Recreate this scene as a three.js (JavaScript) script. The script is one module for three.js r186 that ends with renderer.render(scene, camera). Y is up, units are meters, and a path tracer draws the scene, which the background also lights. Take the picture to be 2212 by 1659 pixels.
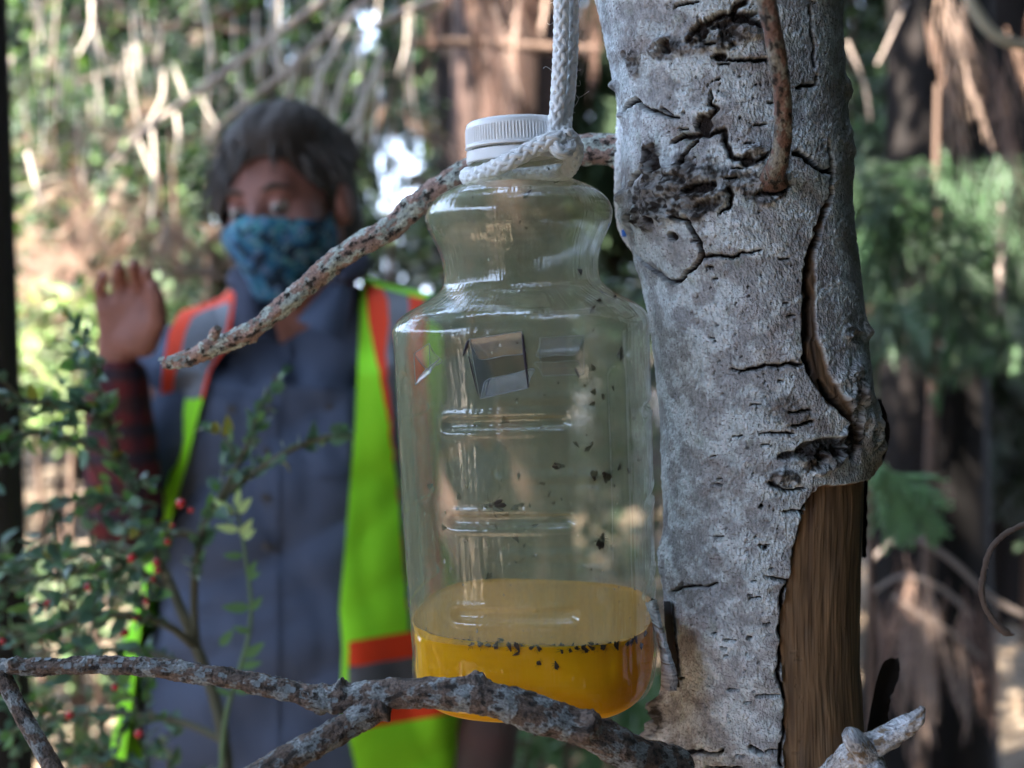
import * as THREE from 'three';
import { mergeGeometries } from 'three/addons/utils/BufferGeometryUtils.js';

// ---------------------------------------------------------------- camera, sky, sun, exposure
const FPX = 2427, CX = 1106, CY = 829.5, PITCH = Math.atan((CY - 640) / FPX);
const scene = new THREE.Scene();
const camera = new THREE.PerspectiveCamera(2 * Math.atan(CY / FPX) * 180 / Math.PI, 1024 / 768, 0.02, 400);
camera.position.set(0, 1.5, 0);
camera.rotation.set(-PITCH, 0, 0);
camera.focus = 0.468;
camera.userData.fStop = 6.4;
scene.add(camera);
const renderer = new THREE.WebGLRenderer({ antialias: true });
renderer.toneMapping = THREE.LinearToneMapping;
renderer.toneMappingExposure = 10.6;
renderer.shadowMap.enabled = true;
const SUN = new THREE.Vector3(-0.58, 0.74, 0.30).normalize();
{
  // clear blue sky, paler towards the horizon, with a few thin clouds
  const W = 512, H = 256, data = new Float32Array(W * H * 4);
  for (let j = 0; j < H; j++) for (let i = 0; i < W; i++) {
    const el = (j + 0.5) / H * Math.PI - Math.PI / 2, az = i / W * 2 * Math.PI, k = (j * W + i) * 4;
    const up = Math.max(0, Math.sin(el)), t = Math.pow(1 - up, 2.2);
    const cl = 0.5 + 0.5 * Math.sin(az * 3 + 1.3 * Math.sin(el * 7) + 0.6 * Math.sin(az * 7 + 2)) * Math.cos(el * 5 + Math.sin(az * 4));
    const c = 0.14 * Math.max(0, cl - 0.45) * up * 2;
    data[k] = 0.40 + 0.22 * t + c; data[k + 1] = 0.55 + 0.20 * t + c; data[k + 2] = 0.84 + 0.12 * t + c; data[k + 3] = 1;
    if (el < 0) { data[k] = 0.10; data[k + 1] = 0.09; data[k + 2] = 0.07; }
  }
  const sky = new THREE.DataTexture(data, W, H, THREE.RGBAFormat, THREE.FloatType);
  sky.mapping = THREE.EquirectangularReflectionMapping; sky.magFilter = sky.minFilter = THREE.LinearFilter; sky.needsUpdate = true;
  scene.background = sky; scene.environment = sky;
}
const sun = new THREE.DirectionalLight(new THREE.Color(1, 0.93, 0.82), 5.0);
sun.position.copy(SUN).multiplyScalar(40); sun.target.position.set(0, 0, -3);
sun.castShadow = true; sun.shadow.mapSize.set(4096, 4096);
Object.assign(sun.shadow.camera, { left: -14, right: 14, top: 14, bottom: -14, near: 1, far: 90 });
scene.add(sun, sun.target);

// ---------------------------------------------------------------- helpers
const V = (x, y, z) => new THREE.Vector3(x, y, z);
const { sin, cos, abs, min, max, sqrt, PI, pow, floor, atan2, hypot } = Math;
const clamp = (x, a = 0, b = 1) => x < a ? a : x > b ? b : x;
const lerp = (a, b, t) => a + (b - a) * t;
const sstep = (a, b, x) => { const t = clamp((x - a) / (b - a)); return t * t * (3 - 2 * t); };
function rng(seed) { let a = seed >>> 0; return () => { a = (a + 0x6D2B79F5) | 0; let t = Math.imul(a ^ (a >>> 15), 1 | a); t = (t + Math.imul(t ^ (t >>> 7), 61 | t)) ^ t; return ((t ^ (t >>> 14)) >>> 0) / 4294967296; }; }
const PERM = new Uint8Array(512); { const r = rng(77), p = [...Array(256).keys()]; for (let i = 255; i > 0; i--) { const j = floor(r() * (i + 1)); [p[i], p[j]] = [p[j], p[i]]; } for (let i = 0; i < 512; i++) PERM[i] = p[i & 255]; }
const GX = new Float64Array(16), GY = new Float64Array(16), GZ = new Float64Array(16);
[[1, 1, 0], [-1, 1, 0], [1, -1, 0], [-1, -1, 0], [1, 0, 1], [-1, 0, 1], [1, 0, -1], [-1, 0, -1], [0, 1, 1], [0, -1, 1], [0, 1, -1], [0, -1, -1], [1, 1, 0], [-1, 1, 0], [0, -1, 1], [0, -1, -1]].forEach((g, i) => { GX[i] = g[0]; GY[i] = g[1]; GZ[i] = g[2]; });
function noise(x, y = 0, z = 0) {            // gradient noise, about -1..1
  const xf = Math.floor(x), yf = Math.floor(y), zf = Math.floor(z), fx = x - xf, fy = y - yf, fz = z - zf, X = xf & 255, Y = yf & 255, Z = zf & 255;
  const u = fx * fx * fx * (fx * (fx * 6 - 15) + 10), v = fy * fy * fy * (fy * (fy * 6 - 15) + 10), w = fz * fz * fz * (fz * (fz * 6 - 15) + 10);
  const A = PERM[X] + Y, B = PERM[(X + 1) & 255] + Y, AA = PERM[A & 255] + Z, AB = PERM[(A + 1) & 255] + Z, BA = PERM[B & 255] + Z, BB = PERM[(B + 1) & 255] + Z;
  let h = PERM[AA & 255] & 15; const a0 = GX[h] * fx + GY[h] * fy + GZ[h] * fz; h = PERM[BA & 255] & 15; const a1 = GX[h] * (fx - 1) + GY[h] * fy + GZ[h] * fz;
  h = PERM[AB & 255] & 15; const a2 = GX[h] * fx + GY[h] * (fy - 1) + GZ[h] * fz; h = PERM[BB & 255] & 15; const a3 = GX[h] * (fx - 1) + GY[h] * (fy - 1) + GZ[h] * fz;
  const f1 = fz - 1; h = PERM[(AA + 1) & 255] & 15; const b0 = GX[h] * fx + GY[h] * fy + GZ[h] * f1; h = PERM[(BA + 1) & 255] & 15; const b1 = GX[h] * (fx - 1) + GY[h] * fy + GZ[h] * f1;
  h = PERM[(AB + 1) & 255] & 15; const b2 = GX[h] * fx + GY[h] * (fy - 1) + GZ[h] * f1; h = PERM[(BB + 1) & 255] & 15; const b3 = GX[h] * (fx - 1) + GY[h] * (fy - 1) + GZ[h] * f1;
  const p = a0 + u * (a1 - a0), q = a2 + u * (a3 - a2), r = b0 + u * (b1 - b0), s = b2 + u * (b3 - b2), m = p + v * (q - p), n = r + v * (s - r);
  return (m + w * (n - m)) * 1.1;
}
function fbm(x, y, z, n = 4) { let s = 0, a = 0.5, f = 1; for (let i = 0; i < n; i++) { s += a * noise(x * f + i * 17.3, y * f + i * 5.1, z * f); a *= 0.5; f *= 2.03; } return s; }
const FWD = V(0, -sin(PITCH), -cos(PITCH)), UP = V(0, cos(PITCH), -sin(PITCH));
const at = (px, py, d) => V((px - CX) / FPX * d, 1.5 + d * (FWD.y - (py - CY) / FPX * UP.y), d * (FWD.z - (py - CY) / FPX * UP.z));   // a point of the photograph at a distance
function proj(p) { const y = p.y - 1.5, d = y * FWD.y + p.z * FWD.z; return [CX + p.x / d * FPX, CY - (y * UP.y + p.z * UP.z) / d * FPX, d]; }
function table(rows) { return (x) => { if (x <= rows[0][0]) return rows[0][1]; for (let i = 1; i < rows.length; i++) if (x <= rows[i][0]) { const [a, b] = rows[i - 1], [c, d] = rows[i]; return lerp(b, d, (x - a) / (c - a)); } return rows[rows.length - 1][1]; }; }
function smooth(rows) {                      // monotone cubic through the rows
  const n = rows.length, m = [];
  const s = rows.slice(1).map((r, i) => (r[1] - rows[i][1]) / (r[0] - rows[i][0]));
  for (let i = 0; i < n; i++) m[i] = i === 0 ? s[0] : i === n - 1 ? s[n - 2] : s[i - 1] * s[i] <= 0 ? 0 : 2 * s[i - 1] * s[i] / (s[i - 1] + s[i]);
  return (x) => {
    if (x <= rows[0][0]) return rows[0][1]; if (x >= rows[n - 1][0]) return rows[n - 1][1];
    let i = 0; while (rows[i + 1][0] < x) i++;
    const h = rows[i + 1][0] - rows[i][0], t = (x - rows[i][0]) / h, t2 = t * t, t3 = t2 * t;
    return rows[i][1] * (2 * t3 - 3 * t2 + 1) + h * m[i] * (t3 - 2 * t2 + t) + rows[i + 1][1] * (3 * t2 - 2 * t3) + h * m[i + 1] * (t3 - t2);
  };
}
const taken = {}, moved = new WeakSet();
function numbered(name) { const n = taken[name] = (taken[name] ?? -1) + 1; return n ? name + '_' + String(n).padStart(3, '0') : name; }
function tag(o, label, category, group, kind) { if (label) o.userData.label = label; if (category) o.userData.category = category; if (group) o.userData.group = group; if (kind) o.userData.kind = kind; return o; }
function thing(name, label, category, pos = V(0, 0, 0), group) { const g = new THREE.Group(); g.name = numbered(name); g.position.copy(pos); scene.add(g); return tag(g, label, category, group); }
function part(name, geo, mat, parent, label) {   // geo in world axes; put under its thing
  const m = new THREE.Mesh(geo, mat); m.name = parent === scene ? numbered(name) : name; m.castShadow = m.receiveShadow = true;
  if (parent !== scene) { let p = V(0, 0, 0), local = false; for (let o = parent; o && o !== scene; o = o.parent) { p.add(o.position); local ||= o.userData.local; } if (!local && !moved.has(geo)) { geo.translate(-p.x, -p.y, -p.z); moved.add(geo); } }
  parent.add(m); if (label) m.userData.label = label; return m;
}
function geom(pos, idx, uv, col) {
  const g = new THREE.BufferGeometry();
  g.setAttribute('position', new THREE.BufferAttribute(pos instanceof Float32Array ? pos : new Float32Array(pos), 3));
  if (uv) g.setAttribute('uv', new THREE.BufferAttribute(uv instanceof Float32Array ? uv : new Float32Array(uv), 2));
  if (col) g.setAttribute('color', new THREE.BufferAttribute(col instanceof Float32Array ? col : new Float32Array(col), 3));
  g.setIndex(new THREE.BufferAttribute(idx instanceof Uint32Array ? idx : new Uint32Array(idx), 1));
  g.computeVertexNormals(); return g;
}
function sheet(nu, nv, fn, { closeU = false, hole, col } = {}) {   // grid surface fn(u,v) -> Vector3; uv = u,v
  const pos = new Float32Array((nu + 1) * (nv + 1) * 3), uv = new Float32Array((nu + 1) * (nv + 1) * 2), idx = [], colors = col ? new Float32Array(pos.length) : null;
  for (let j = 0; j <= nv; j++) for (let i = 0; i <= nu; i++) { const k = j * (nu + 1) + i, p = fn(i / nu, j / nv); pos[k * 3] = p.x; pos[k * 3 + 1] = p.y; pos[k * 3 + 2] = p.z; uv[k * 2] = p.u ?? i / nu; uv[k * 2 + 1] = p.v ?? j / nv; if (col) { const c = col(i / nu, j / nv, p); colors.set(c, k * 3); } }
  for (let j = 0; j < nv; j++) for (let i = 0; i < nu; i++) { if (hole && hole((i + 0.5) / nu, (j + 0.5) / nv)) continue; const a = j * (nu + 1) + i, b = a + 1, c = a + nu + 1, d = c + 1; idx.push(a, b, d, a, d, c); }
  const g = geom(pos, idx, uv, colors);
  if (closeU) { const n = g.attributes.normal; for (let j = 0; j <= nv; j++) { const a = j * (nu + 1), b = a + nu; const v = V(n.getX(a) + n.getX(b), n.getY(a) + n.getY(b), n.getZ(a) + n.getZ(b)).normalize(); n.setXYZ(a, v.x, v.y, v.z); n.setXYZ(b, v.x, v.y, v.z); } }
  return g;
}
// tube along points with radii; disp(angle, metres along, t) adds to the radius
function tube(pts, radii, { seg = 10, step = 0, n = 0, disp, cap = true, col } = {}) {
  const curve = pts.length > 2 ? new THREE.CatmullRomCurve3(pts, false, 'centripetal') : new THREE.LineCurve3(pts[0], pts[1]);
  const len = curve.getLength(), N = n || max(2, Math.round(len / (step || len / 12)));
  const rad = smooth(radii.map((r, i) => [i / (radii.length - 1), r]));
  const P = [], T = []; for (let i = 0; i <= N; i++) { P.push(curve.getPoint(i / N)); T.push(curve.getTangent(i / N)); }
  let nrm = V(0.3, 0.2, 1).cross(T[0]); if (nrm.lengthSq() < 1e-4) nrm = V(1, 0, 0).cross(T[0]); nrm.normalize();
  const pos = [], uv = [], idx = [], cols = col ? [] : null; let s = 0;
  for (let i = 0; i <= N; i++) {
    if (i) { s += P[i].distanceTo(P[i - 1]); nrm.addScaledVector(T[i], -nrm.dot(T[i])).normalize(); }
    const b = T[i].clone().cross(nrm), t = i / N, r0 = rad(t);
    for (let k = 0; k <= seg; k++) { const a = k / seg * 2 * PI, r = r0 + (disp ? disp(k === seg ? 0 : a, s, t) : 0); const cx = cos(a) * r, sx = sin(a) * r;
      pos.push(P[i].x + nrm.x * cx + b.x * sx, P[i].y + nrm.y * cx + b.y * sx, P[i].z + nrm.z * cx + b.z * sx); uv.push(a * r0, s); if (cols) cols.push(...col(k === seg ? 0 : a, s, t)); }
  }
  for (let i = 0; i < N; i++) for (let k = 0; k < seg; k++) { const a = i * (seg + 1) + k, b = a + 1, c = a + seg + 1, d = c + 1; idx.push(a, b, d, a, d, c); }
  if (cap) for (const [i, f] of [[0, 1], [N, 0]]) { const c0 = pos.length / 3; pos.push(P[i].x, P[i].y, P[i].z); uv.push(0, 0); if (cols) cols.push(...col(0, i ? s : 0, i / N)); for (let k = 0; k < seg; k++) { const a = i * (seg + 1) + k; f ? idx.push(c0, a + 1, a) : idx.push(c0, a, a + 1); } }
  const g = geom(pos, idx, uv, cols), nn = g.attributes.normal;
  for (let i = 0; i <= N; i++) { const a = i * (seg + 1), b = a + seg; const v = V(nn.getX(a) + nn.getX(b), nn.getY(a) + nn.getY(b), nn.getZ(a) + nn.getZ(b)).normalize(); nn.setXYZ(a, v.x, v.y, v.z); nn.setXYZ(b, v.x, v.y, v.z); }
  return g;
}
const merge = (list) => mergeGeometries(list, false);
const std = (o) => new THREE.MeshStandardMaterial({ side: THREE.DoubleSide, ...o });
const phys = (o) => new THREE.MeshPhysicalMaterial({ side: THREE.DoubleSide, ...o });
const rgb = (r, g, b) => new THREE.Color().setRGB(r, g, b);
function dataTex(W, H, fn, srgb = false, repeat = true) {   // fn(x, y, out) writes linear 0..1; a colour texture is stored as sRGB
  const d = new Uint8Array(W * H * 4), o = [0, 0, 0], enc = (c) => c <= 0.0031308 ? 12.92 * c : 1.055 * pow(c, 1 / 2.4) - 0.055;
  for (let j = 0; j < H; j++) for (let i = 0; i < W; i++) { fn(i, j, o); const k = (j * W + i) * 4; for (let q = 0; q < 3; q++) d[k + q] = 255 * clamp(srgb ? enc(clamp(o[q])) : o[q]) + 0.5; d[k + 3] = 255; }
  const t = new THREE.DataTexture(d, W, H); t.magFilter = THREE.LinearFilter; t.minFilter = THREE.LinearMipmapLinearFilter; t.generateMipmaps = true;
  t.wrapS = t.wrapT = repeat ? THREE.RepeatWrapping : THREE.ClampToEdgeWrapping; if (srgb) t.colorSpace = THREE.SRGBColorSpace; t.needsUpdate = true; return t;
}
// noise that tiles over u, v in 0..1 with pu by pv cells
function tnoise(u, v, pu, pv, k = 0) {
  const x = u * pu, y = v * pv, xf = Math.floor(x), yf = Math.floor(y), fx = x - xf, fy = y - yf, s = (k * 37) & 255;
  const a = fx * fx * fx * (fx * (fx * 6 - 15) + 10), b = fy * fy * fy * (fy * (fy * 6 - 15) + 10);
  const g = (i, j) => { const X = (((xf + i) % pu) + pu) % pu, Y = (((yf + j) % pv) + pv) % pv, h = PERM[(PERM[(PERM[X & 255] + Y) & 255] + s) & 255] / 256 * 6.2832; return cos(h) * (fx - i) + sin(h) * (fy - j); };
  const p = g(0, 0), q = g(1, 0), r = g(0, 1), t = g(1, 1), m = p + a * (q - p), n = r + a * (t - r); return (m + b * (n - m)) * 1.4;
}

// ---------------------------------------------------------------- the bottle
const TILT = 2.5 * PI / 180, TWIST = -10 * PI / 180;
const bottle = thing('plastic_bottle', 'clear plastic juice bottle with white screw cap hanging beside the pale trunk', 'bottle', at(1163, 1455, 0.505));
bottle.rotation.z = TILT; bottle.userData.local = true;
const B0 = bottle.position.clone(), AX = V(-sin(TILT), cos(TILT), 0), AXX = V(cos(TILT), sin(TILT), 0);
const toWorld = (p) => B0.clone().addScaledVector(AXX, p.x).addScaledVector(AX, p.y).add(V(0, 0, p.z));
const hOf = (py) => { let a = -0.05, b = 0.4; for (let i = 0; i < 40; i++) { const m = (a + b) / 2; proj(toWorld(V(0, m, 0)))[1] > py ? a = m : b = m; } return (a + b) / 2; };
const dAtH = (h) => proj(toWorld(V(0, h, 0)))[2];
const prof = smooth([[338, 96], [345, 96], [348, 99], [352, 104], [360, 104], [364, 99], [372, 98], [380, 100], [388, 108], [397, 130], [410, 158], [425, 180], [445, 196], [465, 202], [485, 199], [505, 191], [530, 179], [560, 170], [585, 167], [605, 169], [622, 179], [640, 202], [658, 235], [672, 257], [686, 270], [705, 278], [730, 280], [1000, 277], [1200, 272], [1396, 266], [1428, 263], [1450, 258], [1466, 248], [1477, 235], [1485, 218], [1489, 195]].map(([y, r]) => { const h = hOf(y); return [h, r * dAtH(h) / FPX]; }).sort((a, b) => a[0] - b[0]));
const H0 = hOf(1489), H1 = hOf(340), hS = hOf(690), hW = hOf(610);
const ridgeH = [hOf(884), hOf(1073), hOf(1258)];
const squareness = (h) => lerp(3.0, 2, sstep(hS - 0.004, hW, h));
const fitN = (n) => { let m = 0; for (let a = 0; a < PI; a += 0.03) { const t = a - TWIST; m = max(m, abs(sin(a)) / pow(pow(abs(cos(t)), n) + pow(abs(sin(t)), n), 1 / n)); } return m; };
const fitC = {}; const fit = (n) => fitC[Math.round(n * 50)] ??= fitN(n);
const capsule2 = (x, y, L) => hypot(max(0, abs(x) - L), y);
function surfR(th, h) {                     // radius of the outer wall
  const n = squareness(h), t = th - TWIST; let r = prof(h) / (fit(n) * pow(pow(abs(cos(t)), n) + pow(abs(sin(t)), n), 1 / n));
  const body = sstep(hS, hS - 0.012, h) * sstep(0.009, 0.019, h);
  if (body > 0) {
    const q = Math.round(t / (PI / 2)), a = t - q * PI / 2, x = r * sin(a);
    r -= body * 0.0009 * sstep(0.041, 0.0385, abs(x)) ;                                   // flat panel, a little sunk
    for (const hr of ridgeH) { const d = capsule2(x, h - hr, 0.0235); r -= 0.0022 * sstep(0.0034, 0.0008, d) - 0.0004 * sstep(0.0022, 0.0, abs(d - 0.0042)); }
    const ca = abs(a) - PI / 4, cx = r * ca, top = hS - 0.017, bot = 0.026, f = capsule2(h - (top + bot) / 2, cx, (top - bot) / 2 - 0.006);
    r -= 0.0016 * sstep(0.0052, 0.0026, f);                                                // flute at the corners
  }
  r += 0.00012 * noise(th * 4, h * 60) * sstep(H1, H1 - 0.03, h) + 0.00005 * noise(th * 16, h * 26, 4);
  return r;
}
const surf = (th, h, off = 0) => { const r = surfR(th, h) + off; return V(r * sin(th), h, r * cos(th)); };
// the wall point seen at a pixel (near or far wall)
function wallAt(px, py, far = false) {
  let th = (far ? PI : 0) + (far ? -1 : 1) * (px - 1130) / 330, h = clamp(hOf(py), 0.01, 0.24);
  for (let i = 0; i < 25; i++) {
    const e = 1e-3, f = (t, k) => proj(toWorld(surf(t, k))), p = f(th, h), a = f(th + e, h), b = f(th, h + e * 0.1);
    const xa = (a[0] - p[0]) / e, ya = (a[1] - p[1]) / e, xb = (b[0] - p[0]) / (e * 0.1), yb = (b[1] - p[1]) / (e * 0.1), D = xa * yb - xb * ya;
    const ex = px - p[0], ey = py - p[1]; th += clamp((ex * yb - ey * xb) / D, -0.15, 0.15); h += clamp((xa * ey - ya * ex) / D, -0.02, 0.02);
  }
  return [th, h];
}
const windows = [
  { far: false, c: [[1013, 733], [1127, 716], [1036, 862], [1141, 838]] },
  { far: true, c: [[1262, 724], [1166, 730], [1262, 808], [1171, 812]] },
  { far: false, c: [[893, 764], [926, 742], [896, 832], [928, 806]] },
].map((w) => ({ ...w, p: w.c.map(([x, y]) => wallAt(x, y, w.far)) }));
for (const w of windows) { const m = w.p[0][0]; for (const q of w.p) { while (q[0] - m > PI) q[0] -= 2 * PI; while (q[0] - m < -PI) q[0] += 2 * PI; } }
// grid over the wall whose lines run along the window cuts
const NU = 420, NV = 430, thOf = (i) => -PI * 1.25 + i / NU * 2 * PI;
const hRow = (() => { const w = []; let s = 0; for (let j = 0; j < NV; j++) { const h = lerp(H0, H1, (j + 0.5) / NV); s += (h < 0.02 ? 1.6 : 1); w.push(s); } return (j) => { const x = lerp(H0, H1, j / NV); return x; }; })();
for (const w of windows) {
  const norm = (t) => { while (t < -PI * 1.25) t += 2 * PI; while (t > PI * 0.75) t -= 2 * PI; return t; };
  const sh = norm(w.p[0][0]) - w.p[0][0]; w.p.forEach((q) => q[0] += sh);
  const ii = (t) => (t + PI * 1.25) / (2 * PI) * NU, jj = (h) => (h - H0) / (H1 - H0) * NV;
  w.i0 = Math.round((ii(w.p[0][0]) + ii(w.p[2][0])) / 2); w.i1 = Math.round((ii(w.p[1][0]) + ii(w.p[3][0])) / 2); w.j1 = Math.round((jj(w.p[0][1]) + jj(w.p[1][1])) / 2); w.j0 = Math.round((jj(w.p[2][1]) + jj(w.p[3][1])) / 2);
  w.dt = [[w.i0, w.j1], [w.i1, w.j1], [w.i0, w.j0], [w.i1, w.j0]].map(([i, j], k) => [w.p[k][0] - thOf(i), w.p[k][1] - hRow(j)]);
}
function nodeTH(i, j) {
  let th = thOf(i), h = hRow(j);
  for (const w of windows) {
    const dx = max(w.i0 - i, 0, i - w.i1), dy = max(w.j0 - j, 0, j - w.j1), d = hypot(dx, dy); if (d > 24) continue;
    const k = 1 - sstep(0, 24, d), a = clamp((i - w.i0) / (w.i1 - w.i0)), b = clamp((j - w.j0) / (w.j1 - w.j0));
    for (const q of [0, 1]) { const v = lerp(lerp(w.dt[2][q], w.dt[3][q], a), lerp(w.dt[0][q], w.dt[1][q], a), b) * k; q ? h += v : th += v; }
  }
  return [th, h];
}
const inHole = (u, v) => { const i = u * NU, j = v * NV; return windows.some((w) => i > w.i0 && i < w.i1 && j > w.j0 && j < w.j1); };
const petBump = dataTex(512, 512, (x, y, o) => { const u = x / 512, v = y / 512; const s = 0.5 + 0.28 * tnoise(u, v, 60, 6, 2) + 0.2 * tnoise(u, v, 26, 30, 5); o[0] = o[1] = o[2] = s; });
petBump.repeat.set(3, 1.5);
const PET = phys({ color: rgb(0.93, 0.94, 0.93), roughness: 0.07, metalness: 0, transmission: 1, thickness: 0, ior: 1.75, bumpMap: petBump, bumpScale: 0.00025 });
const wall = (off, low = 0) => sheet(NU, NV, (u, v) => { const [t, h] = nodeTH(Math.round(u * NU), Math.round(v * NV)); return surf(t, h, off); }, { closeU: true, hole: (u, v) => inHole(u, v) || lerp(H0, H1, v) < low });
part('body', wall(0), PET, bottle);
{ // base with its push-up
  const g = sheet(96, 24, (u, v) => { const th = u * 2 * PI, r0 = surfR(th, H0), r = r0 * (1 - v); const lift = v < 0.25 ? -0.0012 * sin(v / 0.25 * PI) : 0.006 * sstep(0.25, 0.7, v); return V(r * sin(th), H0 + lift, r * cos(th)); }, { closeU: true });
  part('base', g, PET, bottle);
}
// grey film of dried juice and damp inside the wall
const filmTex = dataTex(512, 512, (x, y, o) => { const u = x / 512, v = y / 512; let s = 0.66 + 0.55 * (0.5 * tnoise(u, v, 5, 4, 9) + 0.3 * tnoise(u, v, 16, 9, 3) + 0.25 * tnoise(u, v, 80, 24, 1) + 0.22 * tnoise(u, v, 160, 150, 6)); o[0] = o[1] = o[2] = clamp(s); });
filmTex.repeat.set(2, 1);
const FILM = std({ color: rgb(0.50, 0.54, 0.34), roughness: 0.9, transparent: true, opacity: 0.40, alphaMap: filmTex, depthWrite: false });
part('damp_film', wall(-0.0007, hOf(1319)), FILM, bottle);
// flaps of the cut windows, bent inwards, with the cut edges and pen marks
const MARK = std({ color: rgb(0.022, 0.012, 0.03), roughness: 0.6 }), EDGE = phys({ color: rgb(0.5, 0.54, 0.6), roughness: 0.25, transmission: 0.5, thickness: 0 });
const FLAP = phys({ color: rgb(0.9, 0.92, 0.93), roughness: 0.12, transmission: 0.85, thickness: 0, ior: 1.5 });
windows.forEach((w, k) => {
  const P = w.p.map(([t, h]) => surf(t, h, -0.0003)), nrm = surf(w.p[0][0], w.p[0][1]).setY(0).normalize();
  const down = V(0, -1, 0), fh = k === 2 ? [0.0075, 0.006] : [0.0088, 0.0076];
  const mk = (a, b, len, dir, sk) => sheet(14, 6, (u, v) => { const p = P[a].clone().lerp(P[b], 0.01 + u * 0.98 - sk * v * (u - 0.1)); const s = v * len; return p.addScaledVector(nrm, -s * (0.5 + 0.35 * v)).addScaledVector(down, dir * s * (1 - 0.1 * v)); });
  part('flap', mk(0, 1, fh[0] * 1.08, 1, 0.1), FLAP, bottle); part('flap', mk(2, 3, fh[1], -1, -0.02), FLAP, bottle);
  { const rim = (a, b, len, dir, sk) => { const q = (u, v) => { const p = P[a].clone().lerp(P[b], 0.01 + u * 0.98 - sk * v * (u - 0.1)), s = v * len; return p.addScaledVector(nrm, -s * (0.5 + 0.35 * v)).addScaledVector(down, dir * s * (1 - 0.1 * v)); }; return tube([q(0, 0), q(0, 0.5), q(0, 1), q(0.5, 1), q(1, 1), q(1, 0.5), q(1, 0)], [0.00012, 0.00016, 0.00012], { seg: 5, n: 40 }); }; part('flap_edge', merge([rim(0, 1, fh[0] * 1.08, 1, 0.1), rim(2, 3, fh[1], -1, -0.02)]), EDGE, bottle); }
  const line = (a, b, r = 0.00015) => tube([P[a].clone(), P[a].clone().lerp(P[b], 0.5), P[b].clone()], [r, r, r], { seg: 5, n: 16 });
  part('cut_edge', merge([line(0, 1), line(0, 2, 0.00013), line(2, 3), line(1, 3, 0.00013)]), EDGE, bottle);
  const strokes = k === 0 ? [[[1012, 735], [1001, 768], 0.0006], [[1128, 722], [1141, 836], 0.0006], [[1013, 770], [1032, 850], 0.0003]] : k === 1 ? [[[1166, 734], [1168, 806], 0.0004], [[1244, 795], [1252, 815], 0.0008]] : [];
  for (const [a, b, r] of strokes) { const A = wallAt(...a, w.far), C = wallAt(...b, w.far), pts = [0, 0.33, 0.66, 1].map((t) => surf(lerp(A[0], C[0], t), lerp(A[1], C[1], t), w.far ? -0.0006 : 0.0002)); part('pen_mark', tube(pts, [r * 0.6, r, r * 0.8, r * 0.4], { seg: 6, n: 12 }), MARK, bottle); }
});
{ const w = windows[0], Pf = w.p.map(([t, h]) => surf(t, h, -0.0003)), a = Pf[2].clone().add(V(0.004, 0.0072, -0.006)), b = Pf[2].clone().add(V(0.0024, 0.0012, -0.002)); part('pen_mark', tube([a, a.clone().lerp(b, 0.5), b], [0.0005, 0.00055, 0.0004], { seg: 6, n: 8 }), MARK, bottle); }
// droplets
{
  const r = rng(5), list = [], one = new THREE.SphereGeometry(1, 8, 6);
  for (let i = 0; i < 170; i++) { const lo = r() < 0.75, th = -1.4 + 2.6 * r(), h = lo ? lerp(0.032, 0.09, r()) : lerp(0.06, 0.2, r()), p = surf(th, h, -0.0009), s = (0.00018 + 0.00045 * pow(r(), 3)); const m = new THREE.Matrix4().compose(p, new THREE.Quaternion().setFromAxisAngle(V(0, 1, 0), th), V(s, s * (1 + r()), s * 0.6)); const g = one.clone().applyMatrix4(m); list.push(g); }
  const d = part('droplets', merge(list), phys({ color: 0xffffff, roughness: 0.05, transmission: 0.9, thickness: 0.001, ior: 1.33 }), bottle); d.userData.kind = 'stuff';
}
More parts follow.
